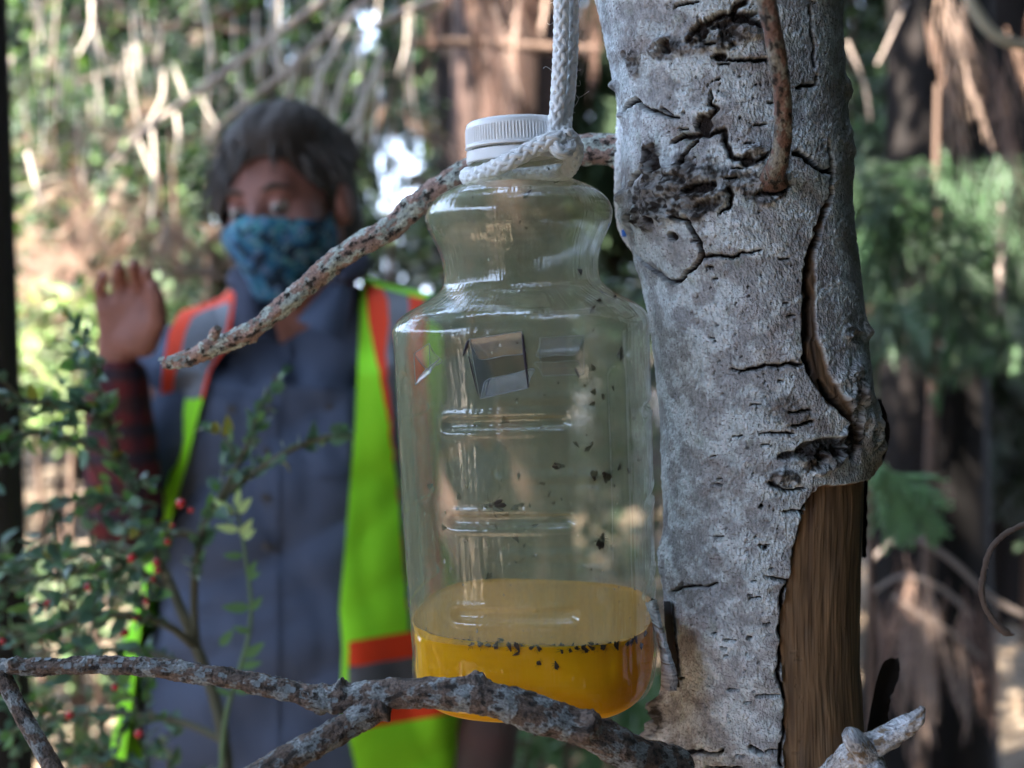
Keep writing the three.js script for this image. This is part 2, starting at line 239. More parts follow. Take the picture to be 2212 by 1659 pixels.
// cap
{
  const WH = phys({ color: rgb(0.88, 0.885, 0.90), roughness: 0.38, clearcoat: 0.15, clearcoatRoughness: 0.3 });
  const dpx = (r) => r * dAtH(hOf(300)) / FPX, hb = hOf(321), ht = hOf(262), R = dpx(107);
  const capP = [[0.0001, ht + 0.0008], [R * 0.45, ht + 0.0007], [R * 0.82, ht + 0.0002], [R * 0.92, ht - 0.0003], [R * 0.97, ht - 0.0011], [R * 0.985, ht - 0.002], [R, ht - 0.0032], [R, ht - 0.0036], [R * 1.005, hb + 0.0018], [R * 1.005, hb + 0.0014], [R * 1.022, hb + 0.0009], [R * 1.025, hb + 0.0002], [R * 1.0, hb], [R * 0.9, hb]];
  const fine = []; for (let i = 0; i < capP.length - 1; i++) { const n = i === 7 ? 10 : 3; for (let k = 0; k < n; k++) fine.push([lerp(capP[i][0], capP[i + 1][0], k / n), lerp(capP[i][1], capP[i + 1][1], k / n)]); } fine.push(capP[capP.length - 1]);
  const NR = 96, cap = sheet(NR * 8, fine.length - 1, (u, v) => {
    const [r, h] = fine[Math.round(v * (fine.length - 1))], th = u * 2 * PI, m = sstep(hb + 0.0012, hb + 0.0024, h) * sstep(ht - 0.0024, ht - 0.0042, h);
    const k = (u * NR) % 1, rib = sstep(0.25, 0.42, k) * sstep(0.75, 0.58, k);
    const rr = r + m * 0.00042 * (rib - 0.5); return V(rr * sin(th), h, rr * cos(th));
  }, { closeU: true });
  const capMesh = part('cap', cap, WH, bottle, 'white ribbed screw cap');
  const rp = [[0.93, 326], [0.995, 326.5], [1.0, 328], [1.01, 345], [1.012, 349], [1.0, 351], [0.93, 351]];
  const ring = part('tamper_ring', sheet(96, rp.length - 1, (u, v) => { const [k, y] = rp[Math.round(v * (rp.length - 1))], th = u * 2 * PI; return V(R * k * sin(th), hOf(y), R * k * cos(th)); }, { closeU: true }), WH, bottle);
  part('neck_thread', sheet(96, 20, (u, v) => { const th = u * 2 * PI, y = lerp(315, 345, v), r = dpx(93) + 0.0006 * sin(v * 9); return V(r * sin(th), hOf(y), r * cos(th)); }, { closeU: true }), PET, bottle);
}
// ---------------------------------------------------------------- the juice in the bottle
const juice = thing('orange_juice', 'cloudy orange yellow liquid filling the bottom of the hanging plastic bottle', 'liquid', B0.clone());
juice.rotation.z = TILT; juice.userData.local = true;
const LEVEL = hOf(1319);
const hTop = (th, off) => { let h = LEVEL; for (let i = 0; i < 4; i++) { const p = surf(th, h, off); h = (LEVEL * cos(TILT) - p.x * sin(TILT)) / cos(TILT); } return h; };
{
  const off = -0.0013, r = rng(3);
  const side = sheet(300, 90, (u, v) => { const th = u * 2 * PI - PI, h = lerp(H0 + 0.0012, hTop(th, off) + 0.0008, v); return surf(th, h, off - 0.0004 * sstep(0.97, 0.9, v)); }, { closeU: true });
  const bot = sheet(80, 16, (u, v) => { const th = u * 2 * PI, R = surfR(th, H0 + 0.0012) + off - 0.0004, q = R * (1 - v); return V(q * sin(th), H0 + 0.0012 + 0.006 * sstep(0.25, 0.7, v), q * cos(th)); }, { closeU: true });
  const top = sheet(160, 40, (u, v) => { const th = u * 2 * PI, ht = hTop(th, off), R = surfR(th, ht) + off, q = R * (1 - v); const x = q * sin(th); return V(x, (LEVEL * cos(TILT) - x * sin(TILT)) / cos(TILT) + 0.0009 * Math.exp(-q < 0 ? -(R - q) / 0.0012 : 0), q * cos(th)); }, { closeU: true });
  const pulp = dataTex(512, 256, (x, y, o) => { const u = x / 512, v = y / 256, s = tnoise(u, v, 9, 5, 4) * 0.5 + 0.3 * tnoise(u, v, 30, 20, 2), q = 1 + 0.09 * s; o[0] = 0.96 * q; o[1] = 0.55 * q * (1 + 0.05 * s); o[2] = 0.006; }, true);
  const JUICE = phys({ map: pulp, roughness: 0.25, transmission: 0.36, thickness: 0, ior: 1.34, specularIntensity: 0.5 });
  JUICE.roughness = 1;
  const SURF = phys({ color: rgb(0.66, 0.32, 0.06), roughness: 0.12, ior: 1.33 });
  part('liquid_body', merge([side, bot]), JUICE, juice);
  part('liquid_surface', top, SURF, juice);
}
// ---------------------------------------------------------------- drowned flies
{
  const FLY = std({ color: rgb(0.035, 0.018, 0.010), roughness: 0.6 });
  const mkFly = (seed) => {
    const r = rng(seed), b = new THREE.SphereGeometry(1, 10, 8); b.scale(0.42, 0.9, 0.4); b.translate(0, -0.35, 0);
    const th = new THREE.SphereGeometry(0.45, 8, 6); th.translate(0, 0.55, 0.05); const hd = new THREE.SphereGeometry(0.3, 8, 6); hd.translate(0.03, 1.1, 0.02);
    const gs = [b, th, hd];
    for (const s of [-1, 1]) { const w = new THREE.SphereGeometry(1, 8, 5); w.scale(0.28, 0.8, 0.05); w.translate(0, -0.7, 0); w.rotateZ(s * (0.08 + r() * 0.35)); w.translate(s * 0.2, 0.5, 0.3); gs.push(w); for (let k = 0; k < 3; k++) { const l = tube([V(s * 0.3, 0.6 - k * 0.3, 0), V(s * (0.8 + 0.3 * r()), 0.75 - k * 0.5, 0.2), V(s * (1.1 + 0.5 * r()), 0.8 - k * 0.8, -0.1)], [0.06, 0.05, 0.03], { seg: 4, n: 4 }); gs.push(l); } }
    return merge(gs.map((g) => { const k = g.clone(); k.deleteAttribute('uv'); return k; }));
  };
  const geos = [1, 2, 3].map(mkFly), r = rng(11), q = new THREE.Quaternion();
  const add = (p, size, label, group, normalTh, k) => { const m = new THREE.Mesh(geos[k % 3], FLY); m.name = numbered('fly'); m.position.copy(toWorld(p)); m.rotation.set((r() - 0.5) * 0.6, normalTh, r() * 6.28, 'YXZ'); m.scale.set(size * (0.7 + 0.7 * r()), size * (0.7 + 0.6 * r()), size * 0.7); m.castShadow = m.receiveShadow = true; scene.add(m); tag(m, label, 'fly', group); };
  const wallList = [[505, 470, 12], [560, 690, 7], [320, 770, 7], [205, 728, 7], [350, 732, 6], [410, 810, 8], [468, 806, 20], [545, 812, 9], [570, 800, 9], [510, 840, 6], [470, 890, 6], [625, 885, 8], [260, 890, 9], [345, 942, 8], [430, 955, 7], [550, 932, 9], [718, 650, 15], [790, 565, 9], [840, 578, 9], [860, 685, 12], [912, 690, 14], [963, 652, 9], [1000, 668, 9], [890, 945, 16], [683, 760, 6], [858, 265, 8], [965, 200, 10], [970, 222, 8], [897, 378, 7], [855, 405, 8], [860, 360, 9], [1040, 625, 6], [1022, 462, 5], [440, 1080, 8], [346, 45, 4], [665, 372, 3]].map(([x, y, s]) => [810 + x * 0.5534, 648 + y * 0.5534, s]);
  const neckList = [[778, 990, 9], [360, 1155, 4], [565, 1175, 6], [648, 1187, 4], [680, 1155, 4], [740, 1133, 4], [775, 1163, 4], [828, 1168, 3], [420, 1297, 4], [490, 1008, 4], [1160, 1540, 10], [1120, 1580, 8], [1240, 1520, 9], [900, 860, 4]].map(([x, y, s]) => [810 + x * 0.4232, y * 0.4232, s]);
  for (let i = 0; i < 34; i++) wallList.push([lerp(940, 1400, r()), lerp(700, 1240, pow(r(), 0.7)), 2.5 + 4 * r() * r()]);
  let k = 0;
  for (const [x, y, s] of [...wallList, ...neckList]) { const [th, h] = wallAt(x, y); const Z = s >= 20 ? ['largest dark clump of dead flies at the middle of the bottle wall'] : s === 15 ? ['round dark fly near the centre of the bottle wall'] : s === 16 ? ['reddish dark fly low on the right of the bottle wall'] : y < 600 ? ['tiny dark fly or speck on the bulging neck of the bottle', 'flies on the bottle neck'] : y < 700 ? ['tiny dark fly on the sloping shoulder of the bottle', 'flies on the bottle shoulder'] : x > 1240 ? ['tiny dark fly on the right part of the bottle wall', 'flies on the right of the bottle wall'] : y > 1130 ? ['tiny dark fly low on the bottle wall just above the liquid', 'flies low on the bottle wall'] : x < 1030 ? ['tiny dark fly on the left part of the bottle wall', 'flies on the left of the bottle wall'] : ['tiny dark fly on the middle of the bottle wall', 'flies on the middle of the bottle wall'];
    add(surf(th, h, -0.0014), s * 0.19e-3 * 0.85, Z[0], Z[1], th, k++); }
  { const [th, h] = wallAt(810 + 1055 * 0.4232, 1385 * 0.4232); add(surf(th, h, -0.001), 16 * 0.19e-3 * 0.6, 'dark fly with legs raised on the right of the waist of the bottle', undefined, th, 0); }
  for (const [x, y] of [[300, 1285], [335, 1287], [400, 1290], [465, 1297], [550, 1294], [575, 1290], [675, 1292], [755, 1300], [795, 1294], [850, 1292], [895, 1290], [960, 1275], [1005, 1275], [1040, 1258], [1062, 1248], [925, 1286], [480, 1292], [700, 1290], [320, 1288], [360, 1290], [430, 1293], [520, 1297], [610, 1293], [640, 1292], [730, 1296], [770, 1297], [820, 1293], [870, 1291], [940, 1281], [985, 1273], [1025, 1266]]) { const [th] = wallAt(810 + x * 0.5534, 648 + y * 0.5534); const hh = hTop(th, -0.0013); add(surf(th, hh - 0.0002, -0.0007 - 0.0022 * r()), 13 * 0.19e-3 * 0.6, 'tiny dark fly floating along the front edge of the orange liquid', 'flies floating on the liquid', th, k++); }
  for (const [x, y] of [[490, 1330], [640, 1422], [710, 1432], [850, 1345], [1050, 1352], [830, 1370], [550, 1385], [437, 1350]]) { const [th, h] = wallAt(810 + x * 0.5534, 648 + y * 0.5534); add(surf(th, h, -0.00145), 10 * 0.19e-3 * 0.6, 'tiny dark fly sunk in the orange liquid behind the bottle wall', 'flies sunk in the liquid', th, k++); }
}
// ---------------------------------------------------------------- the rope
{
  const rope = thing('rope', 'white braided nylon rope knotted round the neck of the hanging bottle', 'rope', at(1215, 300, 0.48));
  const ROPE = phys({ color: rgb(0.86, 0.87, 0.88), roughness: 0.5, sheen: 0.4, sheenColor: rgb(1, 1, 1) });
  const braid = (pts, R, pitch = 0.030) => {             // sixteen strands crossing over and under
    const curve = new THREE.CatmullRomCurve3(pts, false, 'centripetal'), L = curve.getLength(), N = Math.ceil(L / 0.0009), gs = [];
    const P = [], T = [], Nn = []; let nrm = V(0.1, 0.2, 1);
    for (let i = 0; i <= N; i++) { P.push(curve.getPointAt(i / N)); const t = curve.getTangentAt(i / N); T.push(t); nrm = nrm.clone().addScaledVector(t, -nrm.dot(t)).normalize(); Nn.push(nrm); }
    for (const s of [-1, 1]) for (let k = 0; k < 5; k++) {
      const q = [];
      for (let i = 0; i <= N; i++) { const z = i / N * L, a = s * (z / pitch * 2 * PI) + k / 5 * 2 * PI, b = T[i].clone().cross(Nn[i]), r = R * (0.68 + s * 0.075 * cos(5 * (z / pitch * 2 * PI))); q.push(P[i].clone().addScaledVector(Nn[i], cos(a) * r).addScaledVector(b, sin(a) * r)); }
      gs.push(tube(q, [R * 0.37, R * 0.37], { seg: 7, n: N }));
    }
    gs.push(tube(pts, [R * 0.72, R * 0.72], { seg: 10, n: N >> 1 }));
    return merge(gs);
  };
  const A = (x, y, d) => at(x, y, d), D = 0.468;
  part('strand', braid([A(1214, -260, D), A(1213, -40, D), A(1212, 60, D), A(1209, 150, D), A(1203, 240, D), A(1197, 285, D), A(1200, 318, D)], 0.0031), ROPE, rope);
  part('strand', braid([A(1233, -260, D + 0.007), A(1235, -40, D + 0.007), A(1234, 100, D + 0.007), A(1228, 200, D + 0.006), A(1221, 262, D + 0.004), A(1224, 300, D + 0.002)], 0.0029), ROPE, rope);
  part('loop', braid([A(1215, 300, D - 0.001), A(1190, 303, D - 0.004), A(1150, 322, D - 0.003), A(1100, 348, D - 0.002), A(1052, 370, D + 0.006), A(1018, 382, D + 0.016), A(1012, 379, D + 0.03), A(1050, 374, D + 0.052), A(1118, 370, D + 0.058), A(1180, 372, D + 0.05), A(1218, 372, D + 0.034), A(1236, 352, D + 0.018), A(1243, 322, D + 0.008), A(1230, 298, D + 0.002), A(1214, 290, D - 0.002)], 0.0035, 0.027), ROPE, rope);
  part('knot', braid([A(1196, 300, D - 0.001), A(1202, 322, D - 0.005), A(1216, 330, D - 0.004), A(1230, 318, D - 0.001), A(1228, 298, D + 0.003), A(1212, 291, D + 0.006), A(1201, 300, D + 0.004), A(1208, 320, D)], 0.0028), ROPE, rope);
  part('tail', braid([A(1345, 200, 0.545), A(1347, 240, 0.54), A(1343, 300, 0.535), A(1341, 380, 0.535), A(1343, 460, 0.54), A(1352, 500, 0.545), A(1380, 540, 0.55)], 0.003), ROPE, rope);
  part('blue_band', tube([A(1357, 496, 0.541), A(1358, 510, 0.541)], [0.0034, 0.0034], { seg: 10 }), std({ color: rgb(0.02, 0.15, 0.6), roughness: 0.5 }), rope);
  const r = rng(8), fz = [];
  for (let i = 0; i < 60; i++) { const y = r() < 0.4 ? lerp(280, 350, r()) : lerp(-20, 300, r()), x = (y > 280 ? 1215 : 1212 + 14 * r()) + (r() < 0.3 ? -16 : 16), d = D + 0.004; const p = A(x, y, d), a = r() * 6.28, l = 0.002 + 0.005 * r(); const e = p.clone().add(V(cos(a) * l, sin(a) * l, (r() - 0.5) * l)), m = p.clone().lerp(e, 0.5).add(V((r() - 0.5) * l, (r() - 0.5) * l, 0)); fz.push(tube([p, m, e], [0.00006, 0.00005], { seg: 3, n: 5 })); }
  part('fuzz', merge(fz), ROPE, rope).userData.kind = 'stuff';
}

// ---------------------------------------------------------------- the pale trunk
const TZ = -0.515;
const Yat = (py) => { let a = -1, b = 4; for (let i = 0; i < 44; i++) { const m = (a + b) / 2; proj(V(0, m, TZ))[1] > py ? a = m : b = m; } return (a + b) / 2; };
const rowsLR = [[-420, 1150, 1700], [-150, 1238, 1790], [0, 1286, 1812], [60, 1300, 1812], [150, 1320, 1815], [250, 1338, 1822], [330, 1342, 1828], [420, 1341, 1832], [480, 1347, 1836], [550, 1366, 1843], [620, 1388, 1853], [700, 1404, 1862], [800, 1418, 1874], [900, 1426, 1876], [1000, 1430, 1873], [1100, 1434, 1872], [1200, 1432, 1868], [1300, 1436, 1866], [1400, 1440, 1865], [1500, 1436, 1870], [1600, 1424, 1876], [1700, 1418, 1884]];
const trX = [], trR = [];
for (const [py, l, r] of rowsLR) { const Y = Yat(py), d = proj(V(0, Y, TZ))[2]; trX.push([Y, ((l + r) / 2 - CX) / FPX * d]); trR.push([Y, (r - l) / 2 / FPX * d * 0.994]); }
trX.push([0.9, 0.135], [0, 0.14], [2.6, 0.02], [4, -0.25], [7, -0.6]); trR.push([0.9, 0.048], [0.25, 0.056], [0, 0.085], [2.6, 0.05], [4, 0.042], [7, 0.012]);
const byY = (a, b) => a[0] - b[0]; const tX = smooth(trX.sort(byY)), tR = smooth(trR.sort(byY));
const trunkP = (phi, Y, h = 0) => { const r = tR(Y) + h; return V(tX(Y) + r * sin(phi), Y, TZ + r * cos(phi)); };
function trunkAt(px, py) { let phi = 0, Y = Yat(py), d = 0.465; for (let i = 0; i < 12; i++) { const p = at(px, py, d); Y = p.y; phi = Math.asin(clamp((p.x - tX(Y)) / tR(Y), -0.995, 0.995)); const q = trunkP(phi, Y); d += (p.z - q.z) ; } return [phi, Y]; }
const TW = 1280, TH = 1700, YA = Yat(1740), YB = Yat(-70), S0 = 0.052;
const c3 = (x, y) => [1242 + x * 0.4884, y * 0.4884], c4 = (x, y) => [1242 + x * 0.512, 810 + y * 0.512];
const toTex = ([px, py]) => { let [p, Y] = trunkAt(min(px, 1846), py); if (px > 1859) p = 2.4; return [(p / (2 * PI) + 0.5) * TW, (Y - YA) / (YB - YA) * TH]; };
const MM = TW / (2 * PI * S0 * 1000);     // texels per millimetre
const hgt = new Float32Array(TW * TH), crackM = new Float32Array(TW * TH), woodM = new Float32Array(TW * TH), crustM = new Float32Array(TW * TH);
{
  const r = rng(21);
  const crack = (pts, w0, w1 = w0, jit = 0.5) => {       // widths in mm
    let P = pts.map(toTex); for (let k = 0; k < 3; k++) { const Q = [P[0]]; for (let i = 1; i < P.length; i++) { const a = P[i - 1], b = P[i], l = hypot(b[0] - a[0], b[1] - a[1]); Q.push([(a[0] + b[0]) / 2 + (r() - 0.5) * l * jit * 0.5, (a[1] + b[1]) / 2 + (r() - 0.5) * l * jit * 0.5], b); } P = Q; }
    P.forEach(([x0, y0], i) => { if (!i) return; const [xa, ya] = P[i - 1], t = i / P.length, w = max(0.5, (1.3 * lerp(w0, w1, t) * (0.6 + 0.8 * r()) * (1 - pow(abs(2 * t - 1), 6) * 0.6)) * MM / 2), m = w + 3;
      for (let y = floor(min(y0, ya) - m); y <= max(y0, ya) + m; y++) for (let x = floor(min(x0, xa) - m); x <= max(x0, xa) + m; x++) { if (x < 0 || y < 0 || x >= TW || y >= TH) continue; const dx = x0 - xa, dy = y0 - ya, k = clamp(((x - xa) * dx + (y - ya) * dy) / (dx * dx + dy * dy + 1e-6)), d = hypot(x - xa - dx * k, y - ya - dy * k); const v = sstep(w + 1.5, w * 0.5, d); const q = y * TW + x; if (v > crackM[q]) crackM[q] = v; } });
  };
  const blob = (px, py, rx, ry, rot, arr, amt = 1) => { const [cx, cy] = toTex([px, py]), k = 0.187 * MM; rx *= k; ry *= k; const m = max(rx, ry) * 1.5; for (let y = floor(max(0, cy - m)); y < min(TH, cy + m); y++) for (let x = floor(max(0, cx - m)); x < min(TW, cx + m); x++) { const dx = x - cx, dy = y - cy, u = (dx * cos(rot) + dy * sin(rot)) / rx, v = (-dx * sin(rot) + dy * cos(rot)) / ry, n = 0.35 * fbm(x / 40, y / 40, 3.3, 4), d = hypot(u, v) + n * 1.4; const q = y * TW + x; arr[q] = max(arr[q], amt * sstep(1.08, 0.8, d)); } };
  const hole = (px, py, rx, ry = rx) => { const [cx, cy] = toTex([px, py]), k = 0.187 * MM; rx *= k; ry *= k; const m = max(rx, ry) * 1.6; for (let y = floor(max(0, cy - m)); y < min(TH, cy + m); y++) for (let x = floor(max(0, cx - m)); x < min(TW, cx + m); x++) { const d = hypot((x - cx) / rx, (y - cy) / ry) + 0.25 * noise(x / 9, y / 9, 5); const v = sstep(1.15, 0.75, d), q = y * TW + x; if (v > crackM[q]) crackM[q] = v; } };
  const C3 = (l, w, w1) => crack(l.map((p) => c3(...p)), w, w1), C4 = (l, w, w1) => crack(l.map((p) => c4(...p)), w, w1);
  C3([[215, 490], [240, 465], [270, 440], [300, 470], [330, 490], [380, 500], [460, 520]], 2, 0.7);
  C3([[600, 400], [595, 460], [632, 480], [600, 510], [575, 540]], 0.6, 1.8);
  C3([[430, 630], [480, 600], [540, 600], [590, 600], [660, 575], [665, 610], [672, 645], [690, 690], [740, 705], [790, 720], [850, 690]], 1.7, 1.5);
  C3([[970, 680], [1040, 712], [1100, 760], [1145, 762]], 2.2, 1.6);
  C3([[1120, 620], [1135, 700], [1140, 760], [1135, 860], [1100, 960], [1060, 1020]], 1.3, 1.8);
  C3([[440, 960], [500, 970], [520, 1020], [545, 1060], [563, 1110], [545, 1165], [500, 1200], [450, 1245], [400, 1235], [330, 1185], [270, 1130], [252, 1070]], 1.0, 1.2);
  C3([[560, 1135], [620, 1130], [690, 1140], [740, 1115], [825, 1105]], 1.1, 0.5);
  C3([[485, 850], [530, 835], [570, 820], [612, 818]], 2.2, 2.4);
  C3([[680, 835], [697, 860], [690, 905], [640, 945]], 1.3, 1.0);
  C3([[690, 1632], [800, 1630], [1005, 1615]], 0.5, 1.6);
  C3([[440, 30], [490, 12], [545, 5]], 0.6); C3([[640, 262], [720, 265], [850, 265]], 0.5, 1.4); C3([[500, 185], [525, 140], [600, 95], [700, 60], [760, 75], [830, 115]], 2.4, 2); C3([[690, 60], [720, 20], [760, 0]], 1.5, 2.2);
  C3([[210, 235], [235, 270], [250, 300]], 1.4, .8); C3([[310, 650], [330, 700], [290, 760], [235, 830]], 2.6, 2); C3([[380, 480], [430, 510]], 0.8); C3([[240, 840], [250, 900], [240, 960], [262, 1060]], 1.4, 2);
  C3([[540, 620], [500, 660], [470, 720]], 1.2, .7); C3([[980, 390], [1060, 380], [1070, 330]], 1.2, .8); C3([[1040, 30], [1050, 160], [1060, 290]], 0.8, 1.6);
  C4([[780, 250], [850, 247], [925, 250]], 0.4, 0.7); C4([[920, 212], [1005, 198]], 0.5, 1.0); C4([[905, 158], [995, 150]], 0.5, 1.0); C4([[880, 578], [975, 582]], 0.5, 0.8); C4([[800, 850], [850, 862], [912, 875]], 0.4, 0.9);
  C4([[452, 875], [440, 900], [410, 912]], 0.9); C4([[430, 912], [470, 892], [520, 890], [600, 878]], 0.7, 0.4); C4([[765, 1355], [862, 1352]], 0.4, 0.6); C4([[410, 1555], [430, 1580], [455, 1600], [520, 1590], [620, 1583]], 1.6, 1.4); C4([[740, 1570], [760, 1580], [790, 1597]], 2, 1); C4([[805, 1590], [878, 1590]], 0.4, 0.6);
  C4([[820, 455], [860, 475], [970, 480]], 1.4, 0.7); C4([[560, 1655], [700, 1658]], 0.8); C4([[330, 900], [385, 905]], 0.8);
  C4([[1010, 480], [988, 530], [952, 650], [922, 780], [905, 880], [875, 990], [862, 1080], [868, 1200], [880, 1350], [886, 1500], [872, 1659]], 1.0, 1.8);
  C3([[1112, 900], [1078, 1040], [1048, 1130], [1030, 1220], [1026, 1360], [1030, 1500], [1040, 1659]], 2.2, 3.2, 0.2); C4([[1040, 30], [1090, 110], [1160, 190], [1190, 230]], 2.4, 2.0, 0.2);
  for (let i = 0; i < 46; i++) { const x = 1450 + 300 * r(), y = 40 + 1600 * r(), l = 6 + 20 * r(); crack([[x, y], [x + l, y + (r() - 0.5) * 5]], 0.25, 0.35); }
  hole(...c3(405, 205), 13, 19); hole(...c3(570, 552), 20, 28); hole(...c3(430, 1045), 14, 12); hole(...c3(360, 730), 14, 22); hole(...c3(470, 720), 10, 7); hole(...c3(560, 838), 30, 9); hole(...c3(640, 250), 18, 10); hole(...c3(560, 130), 16, 22); hole(...c3(740, 80), 26, 12); hole(...c3(870, 850), 24, 10); hole(...c3(765, 715), 16, 14); hole(...c3(310, 690), 10, 20); hole(...c4(1110, 330), 26, 14); hole(...c4(1040, 350), 16, 10); hole(...c4(370, 1440), 18, 10); hole(...c4(785, 555), 5); hole(...c4(803, 733), 5); hole(...c3(617, 1510), 4); hole(...c3(340, 975), 15, 10); hole(...c3(730, 520), 3); hole(...c3(480, 500), 4); hole(...c4(735, 1108), 7, 5); hole(...c4(640, 1185), 4); hole(...c4(960, 325), 14, 9);
  for (let i = 0; i < 380; i++) hole(1440 + 420 * r(), 1640 * r(), 0.8 + 1.6 * r(), 0.8 + 1.2 * r());
  blob(...c3(440, 850), 135, 88, 0.25, crustM, 1); blob(...c3(340, 700), 34, 60, 0.3, crustM, 1); blob(...c3(300, 960), 50, 45, 0, crustM, 1); blob(...c3(830, 830), 60, 40, -0.4, crustM, 0.9); blob(...c3(660, 150), 100, 42, 0.25, crustM, 1); blob(...c3(400, 215), 50, 34, 0, crustM, 0.7); blob(...c3(260, 280), 28, 36, 0, crustM, 0.8); blob(...c3(740, 790), 34, 30, 0, crustM, .7); blob(...c3(800, 690), 36, 24, 0.5, crustM, 1);
  blob(...c4(1060, 345), 92, 40, 0.25, crustM, 1); blob(...c4(1160, 270), 46, 40, 0, crustM, 1); blob(...c4(890, 440), 40, 26, 0, crustM, 0.8); blob(...c4(380, 1450), 40, 60, 0, crustM, 0.8); blob(...c4(900, 150), 60, 40, 0, crustM, 0.35); blob(...c4(1200, 50), 50, 60, 0, crustM, 0.55); blob(...c3(1230, 1480), 40, 30, 0, crustM, 0.7);
  blob(1772, 968, 80, 24, 0.22, crackM, 0.85); blob(1840, 945, 26, 60, 0, crackM, 0.8); blob(1846, 880, 16, 60, 0, crackM, 0.55); blob(1700, 985, 26, 12, 0.2, crackM, 0.8); blob(...c3(350, 690), 12, 34, 0.3, crackM, 0.8); blob(...c3(700, 90), 60, 10, 0.3, crackM, 0.8); blob(...c3(590, 905), 34, 12, 0.2, crackM, 0.6); blob(...c3(450, 790), 30, 10, -0.3, crackM, 0.7); blob(...c3(880, 840), 44, 12, 0.3, crackM, 0.8);
  // bare wood where the bark has come off
  const poly = (pts) => { const P = pts.map(toTex), y0 = floor(max(0, min(...P.map((p) => p[1])) - 6)), y1 = min(TH - 1, max(...P.map((p) => p[1])) + 6), x0 = floor(max(0, min(...P.map((p) => p[0])) - 8)), x1 = min(TW - 1, max(...P.map((p) => p[0])) + 8);
    for (let y = y0; y <= y1; y++) for (let x = x0; x <= x1; x++) { const wx = x + 7 * fbm(x / 26, y / 26, 9, 3) , wy = y + 7 * fbm(x / 26, y / 26, 19, 3); let ins = false, dm = 1e9; for (let i = 0, j = P.length - 1; i < P.length; j = i++) { const [xa, ya] = P[i], [xb, yb] = P[j]; if ((ya > wy) !== (yb > wy) && wx < (xb - xa) * (wy - ya) / (yb - ya) + xa) ins = !ins; const dx = xb - xa, dy = yb - ya, k = clamp(((wx - xa) * dx + (wy - ya) * dy) / (dx * dx + dy * dy + 1e-6)); dm = min(dm, hypot(wx - xa - dx * k, wy - ya - dy * k)); } const v = sstep(-1.5, 2.5, ins ? dm : -dm), q = y * TW + x; if (v > woodM[q]) woodM[q] = v; } };
  poly([[1862, 1048], [1768, 1052], [1745, 1085], [1730, 1148], [1713, 1210], [1703, 1271], [1688, 1322], [1683, 1363], [1688, 1425], [1693, 1502], [1696, 1580], [1690, 1735], [1864, 1735], [1864, 1500], [1864, 1300], [1864, 1180]]);
  poly([c3(1110, 880), c3(1075, 1010), c3(1030, 1100), c3(1010, 1200), c3(1002, 1360), c3(1000, 1500), c4(995, 20), c4(1060, 120), c4(1150, 200), c4(1190, 250), c4(1195, 190), c4(1130, 100), c4(1070, 0), c3(1072, 1480), c3(1068, 1300), c3(1065, 1120), c3(1100, 1000), c3(1135, 900)]);
}
const ySlit = (Yat(990) - YA) / (YB - YA);
